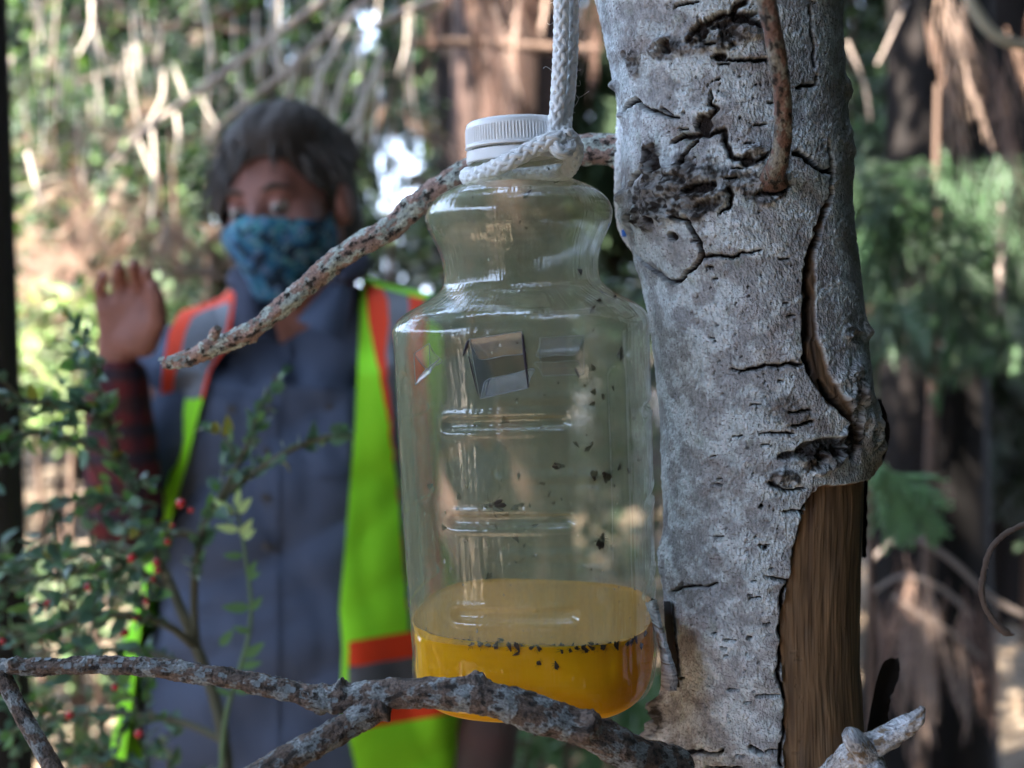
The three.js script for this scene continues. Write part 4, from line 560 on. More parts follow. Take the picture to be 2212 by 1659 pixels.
{
  const BODY = std({ color: skin, roughness: 0.6 });
  const head = put(nets(headSDF, V(-0.11, -0.24, -0.14), V(0.11, 0.14, 0.14), 0.0034));
  const lo = mp(185, 800, 1.34), hi = mp(365, 540, 1.22), hand = nets(handSDF, V(min(lo.x, hi.x) - 0.01, lo.y - 0.02, lo.z - 0.02), V(hi.x + 0.02, hi.y + 0.02, hi.z + 0.03), 0.003);
  const bodySDF = (x, y, z) => { let d = torso(x, y, z) + 0.045; d = smin(d, cap(x, y, z, V(0, 1.42, -0.03), HC.clone().add(V(0, -0.1, -0.03)), 0.057), 0.03); d = smin(d, cap(x, y, z, SHL, ELB, 0.04, 0.03), 0.03); d = smin(d, cap(x, y, z, ELB, W0, 0.03, 0.025), 0.02); d = smin(d, cap(x, y, z, SHR, ELR, 0.045, 0.038), 0.03); d = smin(d, cap(x, y, z, ELR, WRR, 0.037, 0.028), 0.02); for (const s of [-1, 1]) d = smin(d, min(cap(x, y, z, V(s * 0.09, 0.92, 0), V(s * 0.1, 0.5, 0.02), 0.08, 0.055), cap(x, y, z, V(s * 0.1, 0.5, 0.02), V(s * 0.1, 0.08, -0.02), 0.055, 0.04)), 0.04); return d; };
  part('body', merge([head, hand, nets(bodySDF, V(-0.36, 0, -0.24), V(0.36, 1.56, 0.34), 0.016)].map((g) => { g.deleteAttribute('color'); return g; })), BODY, person);
  for (const s of [-1, 1]) { const e = new THREE.SphereGeometry(0.0118, 20, 14); e.translate(s * 0.031, 0.002, 0.0805); put(e); const eye = part('eye', e, std({ color: rgb(0.6, 0.56, 0.52), roughness: 0.15 }), person); const i = new THREE.SphereGeometry(0.0062, 16, 12); i.scale(1, 1, 0.5); i.translate(s * 0.031 + 0.003, -0.001, 0.0900); part('iris', put(i), std({ color: rgb(0.03, 0.018, 0.012), roughness: 0.1 }), eye); 
    const lid = sheet(12, 5, (u, v) => { const a = (u - 0.5) * 2.2, b = 0.34 + v * 0.9; return V(s * 0.031 + 0.0132 * sin(a) * cos(b * 0.6), 0.002 + 0.0132 * sin(b), 0.0805 + 0.0132 * cos(a) * cos(b)); }); part('eyelid', put(lid), BODY, person);
    part('eyebrow', put(tube([V(s * 0.014, 0.024, 0.089), V(s * 0.031, 0.029, 0.088), V(s * 0.05, 0.023, 0.077)], [0.002, 0.004, 0.0015], { seg: 8, n: 10 })), std({ color: rgb(0.06, 0.045, 0.035), roughness: 0.9 }), person); }
  // hair
  const hairSDF = (x, y, z) => { const st = noise(x * 40 + 5 * y, y * 9, z * 22 - y * 6), st2 = noise(x * 120, y * 20, z * 60); let d = ell(x, y, z, [0, 0.036, -0.02], [0.089, 0.100, 0.111]); d = smin(d, ell(x, y, z, [-0.045, 0.02, 0.03], [0.05, 0.055, 0.05]), 0.03); d = smin(d, ell(x, y, z, [0.02, 0.095, 0.02], [0.06, 0.035, 0.06]), 0.03); d = smin(d, ell(x, y, z, [0, -0.045, -0.06], [0.075, 0.06, 0.055]), 0.03); return d + 0.0045 * st + 0.0022 * st2; };
  const hair0 = nets(hairSDF, V(-0.13, -0.13, -0.16), V(0.13, 0.17, 0.13), 0.0036, (x, y, z) => { const k = 0.6 + 0.75 * (0.5 + 0.5 * noise(x * 55, y * 12, z * 30)), g = sstep(0.3, 0.7, noise(x * 30, y * 8, z * 20)) * 0.4; return [lerp(0.048, 0.11, g) * k, lerp(0.036, 0.088, g) * k, lerp(0.030, 0.076, g) * k]; });
  const hl = table([[-0.1, -0.03], [-0.075, -0.012], [-0.05, 0.014], [-0.03, 0.045], [-0.01, 0.06], [0.02, 0.068], [0.05, 0.06], [0.066, 0.03], [0.08, -0.005], [0.1, -0.02]]);
  const hair = clip(hair0, (p) => { const front = p.z - 0.0; return front > 0 ? p.y - lerp(-0.06, hl(p.x), sstep(0, 0.03, front)) : p.y + 0.075; });
  part('hair', put(hair), std({ vertexColors: true, roughness: 0.75 }), person);
  { const r = rng(31), gs = []; for (let i = 0; i < 420; i++) { const a = r() * 6.28, e = lerp(0.1, 1.5, r()), n = V(cos(e) * sin(a), sin(e), cos(e) * cos(a)), p = V(n.x * 0.089, 0.036 + n.y * 0.1, -0.02 + n.z * 0.111); if (p.z > 0.01 && p.y < hl(p.x) + 0.015) continue; const dn = V(n.x * 0.6, -1, n.z * 0.5 + 0.2).normalize(), q = [p.clone(), p.clone().addScaledVector(n, 0.004 + 0.009 * r()).addScaledVector(dn, 0.02).add(V((r() - 0.5) * 0.012, 0, 0)), p.clone().addScaledVector(n, 0.016 * r()).addScaledVector(dn, 0.035 + 0.025 * r()).add(V((r() - 0.5) * 0.02, 0, 0))]; gs.push(tube(q, [0.0012, 0.0016, 0.0004], { seg: 5, n: 6 })); } part('hair_strands', put(merge(gs)), std({ color: rgb(0.075, 0.058, 0.048), roughness: 0.6 }), person).userData.kind = 'stuff'; }
  // mask with a teal and blue print
  const maskSDF = (x, y, z) => { let d = ell(x, y, z, [0, -0.04, 0.018], [0.064, 0.08, 0.074]); d = smin(d, cap(x, y, z, V(-0.04, -0.03, 0.055), V(0.04, -0.03, 0.055), 0.03), 0.03); d = smin(d, cap(x, y, z, V(0, -0.03, 0.104), V(0, -0.1, 0.085), 0.017, 0.02), 0.05); return d - 0.0055 + 0.0012 * noise(x * 30, y * 40 + z * 20, 4); };
  const print = (x, y, z) => { const a = noise(x * 62, y * 62, z * 40), b = noise(x * 110 + 9, y * 110, z * 70), c = noise(x * 170, y * 170 + 4, z * 90), e = noise(x * 30 + 2, y * 30, z * 20); let q = [0.012, 0.06, 0.125]; if (a > 0.02) q = [0.02, 0.14, 0.27]; if (e > 0.0 && b > -0.05) q = [0.045, 0.25, 0.29]; if (b > 0.3) q = [0.12, 0.20, 0.36]; if (c > 0.34) q = [0.20, 0.38, 0.42]; if (a < -0.28) q = [0.008, 0.022, 0.045]; return q; };
  const mask = clip(clip(nets(maskSDF, V(-0.09, -0.14, -0.03), V(0.09, 0.04, 0.14), 0.0022, print), (p) => -0.006 - p.y - 0.9 * max(0, abs(p.x) - 0.02) * 0.35 + max(0, 0.012 - abs(p.x)) * 0.5), (p) => min(p.z + 0.002 + (p.y + 0.06) * 0.15, p.y + 0.118));
  part('face_mask', put(mask), std({ vertexColors: true, roughness: 0.85 }), person, 'blue and teal printed cloth face mask');
  for (const s of [-1, 1]) part('ear_loop', put(tube([V(s * 0.066, -0.022, 0.02), V(s * 0.078, -0.01, 0.002), V(s * 0.09, 0.016, -0.016), V(s * 0.086, -0.03, -0.022), V(s * 0.066, -0.08, 0.015)], [0.0016, 0.0016], { seg: 6, n: 24 })), std({ color: rgb(0.02, 0.02, 0.025), roughness: 0.8 }), person);
  // shirt
  const shirtSDF = (x, y, z) => { let d = torso(x, y, z); d = smin(d, cap(x, y, z, SHL, ELB, 0.052, 0.04), 0.03); d = smin(d, cap(x, y, z, SHR, ELR, 0.06, 0.052), 0.03); return d + folds(x, y, z); };
  const shirt0 = nets(shirtSDF, V(-0.36, 0.84, -0.24), V(0.36, 1.58, 0.34), 0.0095);
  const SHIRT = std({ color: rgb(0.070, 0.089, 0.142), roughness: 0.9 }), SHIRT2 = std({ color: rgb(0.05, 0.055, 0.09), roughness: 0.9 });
  const neckOpen = (p) => { const [x, y] = pj(p); return p.z > 0 ? -min(min(x - lerp(560, 600, (y - 640) / 110), lerp(735, 604, (y - 590) / 165) - x), 752 - y) : 1; };
  part('shirt', clip(clip(shirt0, neckOpen), (p) => 1.515 - p.y), SHIRT, person);
  const layer = (off, lo, hi, c = 0.008) => nets((x, y, z) => torso(x, y, z) + folds(x, y, z) - off, lo, hi, c);
  const front = layer(0.0035, V(-0.26, 0.84, 0.0), V(0.26, 1.5, 0.26));
  const rect = (x0, x1, y0, y1, sk = 0) => (p) => { const [x, y] = pj(p), k = (y - y0) * sk; return min(x - x0 - k, x1 + k - x, y - y0, y1 - y); };
  part('placket', clip(front, (p) => { const [x, y] = pj(p), c = lerp(606, 578, clamp((y - 740) / 180)); return min(24 - abs(x - c), y - 742); }), SHIRT, person);
  const fl2 = layer(0.006, V(-0.26, 1.2, 0.0), V(0.26, 1.45, 0.26));
  part('pocket_flap', clip(fl2, rect(450, 548, 860, 902, 0.03)), SHIRT, person); part('pocket_flap', clip(fl2, (p) => { const [x, y] = pj(p); return min(x - 652, 752 - x, y - 838 - (x - 652) * 0.12, 896 + (x - 652) * 0.22 - y); }), SHIRT, person);
  part('pocket', clip(front, rect(446, 552, 896, 1010)), SHIRT, person); part('pocket', clip(front, rect(656, 752, 905, 1030)), SHIRT, person);
  const sdfFront = (px, py, off) => { let d = 1.2; for (let i = 0; i < 60; i++) { const p = mp(px, py, d), v = torso(p.x, p.y, p.z) + folds(p.x, p.y, p.z) - off; d += v * 0.8; if (abs(v) < 2e-4) break; } return mp(px, py, d); };
  for (const [x, y] of [[599, 819], [580, 884], [576, 975], [574, 1075], [574, 1180], [712, 880], [500, 884]]) { const b = new THREE.CylinderGeometry(0.0062, 0.0062, 0.0025, 18); b.rotateX(PI / 2); const p = sdfFront(x, y, 0.0065); b.translate(p.x, p.y, p.z); part('button', b, std({ color: rgb(0.03, 0.033, 0.045), roughness: 0.4 }), person); }
  const leaf = (c, dz, bend) => sheet(14, 14, (u, v) => { const x = lerp(lerp(c[0][0], c[1][0], u), lerp(c[3][0], c[2][0], u), v), y = lerp(lerp(c[0][1], c[1][1], u), lerp(c[3][1], c[2][1], u), v), d = lerp(dz[0], dz[1], v) - bend * sin(u * PI) - 0.006 * sin(v * PI); return mp(x, y, d); });
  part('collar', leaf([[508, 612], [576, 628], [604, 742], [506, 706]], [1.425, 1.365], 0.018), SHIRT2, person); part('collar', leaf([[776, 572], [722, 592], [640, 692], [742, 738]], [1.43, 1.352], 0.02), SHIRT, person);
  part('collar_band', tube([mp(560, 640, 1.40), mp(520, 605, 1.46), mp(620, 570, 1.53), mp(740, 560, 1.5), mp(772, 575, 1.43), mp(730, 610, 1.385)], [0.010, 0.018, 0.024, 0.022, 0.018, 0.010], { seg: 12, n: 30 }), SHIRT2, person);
  // plaid sleeves
  const sl = (a, b, r1, r2) => (x, y, z) => cap(x, y, z, a, b, r1, r2) + 0.004 * fbm(x * 12, y * 16, z * 12, 3);
  const plaid = (x, y, z) => { const u = (y * 31) % 1, w = ((x - z * 0.4) * 31 + 9) % 1; let c = [0.075, 0.022, 0.022]; if (u < 0.45) c = [0.15, 0.018, 0.02]; if (w < 0.4) c = [c[0] * 0.55, c[1] * 0.8, c[2] * 1.1]; if (abs(u - 0.75) < 0.06) c = [0.02, 0.02, 0.035]; return c; };
  const PLAID = std({ vertexColors: true, roughness: 0.9 });
  const WE = W0.clone().lerp(ELB, 0.12);
  part('sleeve', nets(sl(ELB, WE, 0.044, 0.037), V(min(ELB.x, WE.x) - 0.09, ELB.y - 0.09, min(ELB.z, WE.z) - 0.09), V(max(ELB.x, WE.x) + 0.09, WE.y + 0.07, max(ELB.z, WE.z) + 0.09), 0.006, plaid), PLAID, person, 'dark red plaid sleeve of the raised arm');
  part('sleeve', nets(sl(ELR, WRR, 0.052, 0.043), V(0.12, WRR.y - 0.07, -0.12), V(0.36, ELR.y + 0.07, 0.16), 0.007, (x, y, z) => [0.10 * (1 + 0.3 * noise(x * 30, y * 30, z * 30)), 0.06, 0.05]), std({ vertexColors: true, roughness: 0.9 }), person, 'brown sleeve of the hanging arm below the bottle');
  // safety vest
  const vestSDF = (x, y, z) => torso(x, y, z) + 0.6 * folds(x + 0.4, y * 0.55, z) + 0.004 * sin(x * 55 + 4 * noise(y * 3)) * sstep(1.35, 1.1, y) - 0.012 - 0.006 * sstep(1.25, 0.9, y);
  const vest0 = nets(vestSDF, V(-0.34, 0.84, -0.26), V(0.34, 1.6, 0.30), 0.0085);
  const xiL = table([[560, 520], [600, 514], [700, 500], [760, 482], [800, 456], [900, 428], [1000, 404], [1107, 374], [1200, 342], [1300, 310], [1700, 262]]), xiR = table([[540, 784], [580, 781], [700, 776], [900, 768], [1100, 752], [1200, 744], [1320, 733], [1400, 740], [1500, 736], [1560, 742], [1620, 760], [1720, 780]]);
  const xoL = table([[580, 500], [610, 456], [640, 420], [680, 384], [720, 364], [800, 351], [870, 345]]), xoR = table([[560, 860], [590, 895], [620, 925], [660, 950], [860, 960]]);
  const vest = clip(vest0, (p) => { const [x, y] = pj(p); const c = 6e-4; if (p.z > -0.02) { const left = x < 640, inner = left ? xiL(y) - x : x - xiR(y); const arm = y < 872 ? (left ? x - xoL(y) : xoR(y) - x) : 1e3; return min(inner, arm) * c; } const a = max(abs(p.x) - 0.152, 0) > 0 && p.y > 1.25 ? -1 : 1; return min(a, 1.5 - p.y - (abs(p.x) < 0.07 ? 0.02 : 0)) * c * 300; });
  const yTop = table([[345, 730], [370, 690], [400, 655], [440, 632], [520, 606]]), o1 = table([[560, 800], [600, 789], [650, 792], [700, 797], [760, 809], [820, 821], [900, 836], [1000, 850], [1100, 861], [1385, 884]]), o2 = table([[560, 812], [600, 816], [650, 838], [700, 840], [760, 833], [820, 838], [900, 846], [1000, 854], [1100, 864], [1385, 887]]);
  const bands = (p) => {           // orange and grey tape, measured in the photograph's pixels
    if (p.z < -0.03) { const h = 0.03 - abs(p.y - 1.12), g = 0.018 - abs(p.y - 1.12); return [min(h, -g) * 1000, g * 1000]; }
    const [x, y] = pj(p);
    if (x < 640) { const below = 862 - y, on = y - yTop(x), rim = min(on - 38, (x - xoL(y)) - 0.27 * (xiL(y) - xoL(y))); const g = min(below, rim, 0.93 * (xiL(y) - xoL(y)) - (x - xoL(y))); return [min(below, on, -g), g]; }
    const k = y + (x - 745) * 0.165, strap = 9 - abs(y - lerp(606, 640, (x - 800) / 130)), up = 1388 - k;
    let or = min(min(x - o1(y), o2(y) - x), up, -strap), gr = min(x - o2(y), o2(y) + 46 - x, up, -strap); or = max(or, min(x - o2(y) - 46, o2(y) + 84 - x, up, -strap)); if (x > 800) { const topO = lerp(606, 640, (x - 800) / 130) - y; if (topO > 9) { or = min(topO - 9, 22 - (topO - 9)); gr = topO - 32; } }
    const edge = x - xiR(y) - 14, h1 = min(k - 1388, 1443 - k, edge), h2 = min(k - 1443, 1533 - k, edge), h3 = min(k - 1533, 1580 - k, edge);
    return [max(or, h1, h3), max(gr, h2)];
  };
  const LIME = std({ color: rgb(0.36, 0.93, 0.02), roughness: 0.75 }), ORANGE = std({ color: rgb(0.95, 0.062, 0.010), roughness: 0.7 }), GREY = std({ color: rgb(0.16, 0.165, 0.185), roughness: 0.5, metalness: 0.2 });
  part('vest', clip(vest, (p) => -max(...bands(p))), LIME, person, 'open lime green safety vest');
  part('orange_tape', clip(vest, (p) => bands(p)[0]), ORANGE, person); part('reflective_tape', clip(vest, (p) => bands(p)[1]), GREY, person);
  // trousers and boots, below the frame
  const legs = (x, y, z) => { let d = 9; for (const s of [-1, 1]) d = min(d, smin(cap(x, y, z, V(s * 0.085, 0.88, -0.01), V(s * 0.1, 0.5, 0.015), 0.1, 0.075), cap(x, y, z, V(s * 0.1, 0.5, 0.015), V(s * 0.105, 0.1, -0.02), 0.075, 0.065), 0.03)); return d + 0.005 * fbm(x * 9, y * 9, z * 9, 2); };
  part('trousers', nets((x, y, z) => max(legs(x, y, z), y - 0.93), V(-0.24, 0.04, -0.16), V(0.24, 0.96, 0.16), 0.012), std({ color: rgb(0.02, 0.024, 0.04), roughness: 0.9 }), person);
  for (const s of [-1, 1]) part('boot', nets((x, y, z) => max(smin(cap(x, y, z, V(s * 0.105, 0.06, -0.03), V(s * 0.115, 0.045, 0.13), 0.052, 0.042), cap(x, y, z, V(s * 0.105, 0.05, -0.03), V(s * 0.105, 0.16, -0.02), 0.055), 0.03), -y + 0.002), V(s * 0.11 - 0.09, -0.02, -0.12), V(s * 0.11 + 0.09, 0.24, 0.2), 0.01), std({ color: rgb(0.05, 0.035, 0.025), roughness: 0.7 }), person);
}

// ---------------------------------------------------------------- berry bush in front of the person
function leafGeo(len, wid, fold = 0.25, curl = 0.15, n = 4) {       // ovate blade along +y, folded on its midrib
  return sheet(2, n, (u, v) => { const x = u * 2 - 1, w = wid * pow(sin(PI * pow(v, 0.75) * 0.97 + 0.03), 0.8) * 0.5, s = x * w; return V(s, v * len, abs(s) * fold - curl * len * v * v); });
}
const LEAF = (r, g, b, t = 0.35, gloss = 0) => phys({ color: rgb(r, g, b), roughness: 0.95, transmission: t, thickness: 0, clearcoat: gloss, clearcoatRoughness: 0.3 });
{
  const bush = thing('berry_bush', 'small leaved bush with red berries at the lower left in front of the person', 'bush', at(492, 1740, 0.86));
  const g = bush, WOOD = std({ color: rgb(0.09, 0.085, 0.05), roughness: 0.8 }), r = rng(41);
  const stems = [
    [[560, 2600, 0.9], [520, 1900, 0.87], [492, 1700, 0.86], [484, 1600, 0.87], [455, 1480, 0.88], [425, 1400, 0.88], [380, 1290, 0.89], [340, 1200, 0.9], [300, 1100, 0.9], [262, 1000, 0.9], [225, 900, 0.88], [205, 790, 0.84]],
    [[425, 1400, 0.88], [419, 1290, 0.88], [428, 1180, 0.87], [452, 1110, 0.87], [490, 1050, 0.86], [520, 990, 0.86], [540, 950, 0.86], [552, 905, 0.86]],
    [[470, 1080, 0.865], [520, 1040, 0.86], [580, 1000, 0.855], [640, 965, 0.85], [700, 945, 0.85], [742, 938, 0.85]],
    [[380, 1290, 0.89], [300, 1235, 0.9], [200, 1228, 0.9], [100, 1245, 0.88], [-30, 1270, 0.87]],
    [[340, 1200, 0.9], [250, 1182, 0.92], [150, 1190, 0.93], [40, 1215, 0.94], [-60, 1225, 0.95]],
    [[428, 1160, 0.87], [380, 1150, 0.87], [320, 1185, 0.87], [250, 1230, 0.86], [170, 1275, 0.85], [60, 1310, 0.85]],
    [[262, 1000, 0.9], [180, 955, 0.89], [90, 935, 0.88], [-40, 950, 0.87]],
    [[225, 900, 0.88], [150, 872, 0.85], [60, 868, 0.83], [-40, 850, 0.82]],
    [[484, 1600, 0.87], [400, 1562, 0.89], [300, 1545, 0.9], [200, 1540, 0.91], [80, 1562, 0.92], [-30, 1600, 0.92]],
    [[455, 1480, 0.88], [380, 1430, 0.9], [300, 1405, 0.91], [180, 1400, 0.92], [60, 1370, 0.93], [-40, 1360, 0.94]],
    [[520, 1900, 0.87], [430, 1760, 0.9], [330, 1680, 0.92], [240, 1640, 0.93], [120, 1640, 0.94]],
    [[425, 1400, 0.88], [360, 1350, 0.86], [290, 1330, 0.85], [200, 1330, 0.84], [110, 1360, 0.83], [20, 1400, 0.83]],
    [[300, 1100, 0.9], [250, 1080, 0.88], [170, 1075, 0.87], [90, 1095, 0.86]],
  ].map((s) => s.map((p) => at(...p)));
  const leaves = [], add = (p, q, s, c) => leaves.push([new THREE.Matrix4().compose(p, q, V(s, s, s)), c]);
  stems.forEach((s, k) => {
    part(k ? 'stem' : 'main_stem', tube(s, k ? [0.0032, 0.0024, 0.0012] : [0.0052, 0.0045, 0.0035, 0.0016], { seg: 8, step: 0.012, disp: (a, z) => 0.0005 * noise(z * 90, a) }), WOOD, g);
    const c = new THREE.CatmullRomCurve3(s, false, 'centripetal'), L = c.getLength();
    const twig = (p0, d0, len) => {
      const e = p0.clone().addScaledVector(d0, len).add(V(0, -0.25 * len, 0)), m = p0.clone().addScaledVector(d0, len * 0.5); const tg = tube([p0, m, e], [0.0011, 0.0006], { seg: 5, n: 6 }); twigs.push(tg);
      const n = Math.round(len / 0.0062); for (let i = 1; i <= n; i++) { const t = i / n, p = p0.clone().lerp(m, min(1, t * 2)).lerp(e, max(0, t * 2 - 1)); leafAt(p, d0); }
    };
    const twigs = [];
    const leafAt = (p, d) => { const q = new THREE.Quaternion().setFromUnitVectors(V(0, 1, 0), V(d.x + (r() - 0.5) * 2, d.y + (r() - 0.6) * 1.6, d.z + (r() - 0.5) * 2).normalize()); q.multiply(new THREE.Quaternion().setFromAxisAngle(V(0, 1, 0), r() * 6.28)); add(p.clone().add(V((r() - 0.5) * 0.006, (r() - 0.5) * 0.006, (r() - 0.5) * 0.006)), q, 0.75 + 0.7 * r(), r()); };
    const lo = k === 0 ? 0.62 : k === 2 ? 0.08 : 0.2, dens = k === 1 || k === 2 ? 0.0062 : 0.0048;
    for (let t = lo; t <= 1; t += dens / L * (0.6 + 0.8 * r())) { const p = c.getPoint(t), d = c.getTangent(t); leafAt(p, d); if (r() < 0.55) leafAt(p, d); if (r() < (k === 2 ? 0.09 : k === 1 ? 0.14 : 0.2)) { const a = V(r() - 0.5, r() - 0.42, r() - 0.5).normalize().multiplyScalar(0.9).addScaledVector(d, 0.7).normalize(); twig(p, a, (k === 2 || k === 1 ? 0.018 : 0.035) + 0.035 * r()); } }
    if (twigs.length) part('twig', merge(twigs), WOOD, g);
  });
  const geos = [leafGeo(0.0112, 0.0078), leafGeo(0.0135, 0.0074, 0.4, 0.3), leafGeo(0.0088, 0.0074, 0.15, 0.05)];
  const mats = [LEAF(0.055, 0.130, 0.070, 0.28, 0.8), LEAF(0.095, 0.20, 0.095, 0.3, 0.7), LEAF(0.12, 0.28, 0.05, 0.45, 0.3), LEAF(0.30, 0.27, 0.03, 0.4, 0.1)];
  const matOf = (c) => c < 0.40 ? 0 : c < 0.78 ? 1 : c < 0.975 ? 2 : 3, base = g.position;
  // nearest, best seen leaves are meshes of their own, the rest one mass
  const ranked = leaves.map((l, i) => { const p = V(0, 0, 0).setFromMatrixPosition(l[0]), [x, y, d] = proj(p); return [x > 0 && y > 850 && y < 1659 ? -d + (x > 380 ? 0.2 : 0) : -9, i]; }).sort((a, b) => b[0] - a[0]);
  ranked.forEach(([, i], k) => { const [m, c] = leaves[i]; if (k < 300) { const o = new THREE.Mesh(geos[i % 3], mats[matOf(c)]); o.name = 'leaf'; m.decompose(o.position, o.quaternion, o.scale); o.position.sub(base); o.castShadow = o.receiveShadow = true; g.add(o); } });
  const rest = ranked.slice(300).map(([, i]) => i);
  for (let v = 0; v < 3; v++) for (let c = 0; c < 4; c++) { const list = rest.filter((i) => i % 3 === v && matOf(leaves[i][1]) === c); if (!list.length) continue; const im = new THREE.InstancedMesh(geos[v], mats[c], list.length); im.name = 'leaves'; list.forEach((i, k) => { const m = leaves[i][0].clone(); m.elements[12] -= base.x; m.elements[13] -= base.y; m.elements[14] -= base.z; im.setMatrixAt(k, m); }); im.userData.kind = 'stuff'; im.castShadow = true; g.add(im); }
  const RED = phys({ color: rgb(0.55, 0.012, 0.018), roughness: 0.25, clearcoat: 0.5, clearcoatRoughness: 0.15 });
  for (const [x, y, s] of [[390, 1088, 1.2], [285, 1205, 1.1], [338, 1215, 1], [340, 1232, 0.8], [362, 1170, 0.8], [412, 1102, 0.7], [372, 1135, 0.6], [190, 1268, 0.9], [105, 1302, 0.9], [315, 1298, 0.7], [296, 1335, 1], [270, 1366, 1], [85, 1382, 0.8], [248, 1485, 0.8], [150, 1545, 1], [300, 1585, 1.05], [330, 1250, 0.7], [5, 1385, 0.7]]) {
    const d = 0.85, p = at(x, y, d), b = new THREE.SphereGeometry(0.0032 * s, 14, 10); b.translate(p.x, p.y, p.z); part('berry', b, RED, g);
  }
  // pale young shoot beside it
  const shoot = thing('young_shoot', 'pale green young shoot with small opposite leaves in front of the blue shirt', 'plant', at(487, 1700, 0.86));
  const sp = [[486, 1560, 0.858], [500, 1500, 0.856], [522, 1430, 0.855], [538, 1370, 0.854], [542, 1300, 0.853], [534, 1230, 0.853], [524, 1160, 0.852], [510, 1095, 0.85]].map((p) => at(...p));
  part('stem', tube([at(470, 1900, 0.87), ...sp], [0.0024, 0.0019, 0.0016, 0.0013, 0.0008], { seg: 8, n: 40 }), std({ color: rgb(0.12, 0.19, 0.09), roughness: 0.7 }), shoot);
  const PALE = LEAF(0.50, 0.66, 0.26, 0.35), MIDG = LEAF(0.10, 0.22, 0.07, 0.35), big = leafGeo(0.015, 0.006, 0.3, 0.1);
  for (const [x, y, a, s, m] of [[510, 1095, 0.25, 1, 0], [508, 1110, -0.9, 1.3, 0], [512, 1110, 0.75, 1.2, 0], [517, 1145, -1.35, 1.2, 0], [520, 1160, 0.6, 1.2, 0], [524, 1165, 0.9, 0.9, 0], [526, 1200, -1.5, 1, 1], [536, 1245, 0.5, 1, 1], [536, 1252, 1.0, 0.8, 1], [541, 1312, -1.5, 1.4, 1], [542, 1318, 0.7, 1, 1], [540, 1365, -1.2, 0.9, 1], [528, 1420, 0.9, 1.4, 1], [520, 1440, 1.3, 1.2, 1], [505, 1490, 1.5, 1.1, 1], [500, 1500, -1.1, 0.9, 1], [475, 1395, 0.7, 1.2, 1]]) { const p = at(x, y, 0.852), gg = big.clone(); gg.scale(s, s, s); gg.rotateX(0.3); gg.rotateZ(-a); gg.translate(p.x, p.y, p.z); part('leaf', gg, m ? MIDG : PALE, shoot); }
}
// dry twig hanging in from the right
{
  const t = thing('dry_twig', 'dry dead cedar twig curling in from the right edge', 'twig', at(2230, 1130, 0.50));
  part('stem', tube([[2300, 1100, 0.51], [2240, 1122, 0.50], [2205, 1136, 0.50], [2165, 1158, 0.50], [2138, 1190, 0.50], [2126, 1230, 0.50], [2120, 1275, 0.50], [2128, 1310, 0.50], [2146, 1340, 0.50], [2168, 1362, 0.50], [2186, 1372, 0.50]].map((p) => at(...p)), [6, 6, 6, 5.5, 5.5, 5.5, 6.5, 6, 7, 10, 2].map((k) => k * 0.17e-3), { seg: 10, step: 0.0015, disp: (a, s) => 0.0004 * abs(sin(s * 700 + a)) + 0.0004 * noise(s * 500, a) }), std({ color: rgb(0.13, 0.09, 0.07), roughness: 0.9 }), t);
  const sc = [], r = rng(5), cv = new THREE.CatmullRomCurve3([[2300, 1100], [2240, 1122], [2205, 1136], [2165, 1158], [2138, 1190], [2126, 1230], [2120, 1275], [2128, 1310], [2146, 1340], [2168, 1362], [2186, 1372]].map(([x, y]) => at(x, y, 0.50)), false, 'centripetal');
  for (let i = 0; i < 60; i++) { const q = 0.2 + 0.8 * i / 60, p = cv.getPoint(q), d = cv.getTangent(q), a = r() * 6.28, o = V(cos(a), sin(a), 0.3).cross(d).normalize(); sc.push(tube([p, p.clone().addScaledVector(d, 0.0022).addScaledVector(o, 0.0016)], [0.0007, 0.0002], { seg: 5, n: 3 })); }
  part('scales', merge(sc), std({ color: rgb(0.16, 0.11, 0.09), roughness: 0.9 }), t).userData.kind = 'stuff';
}

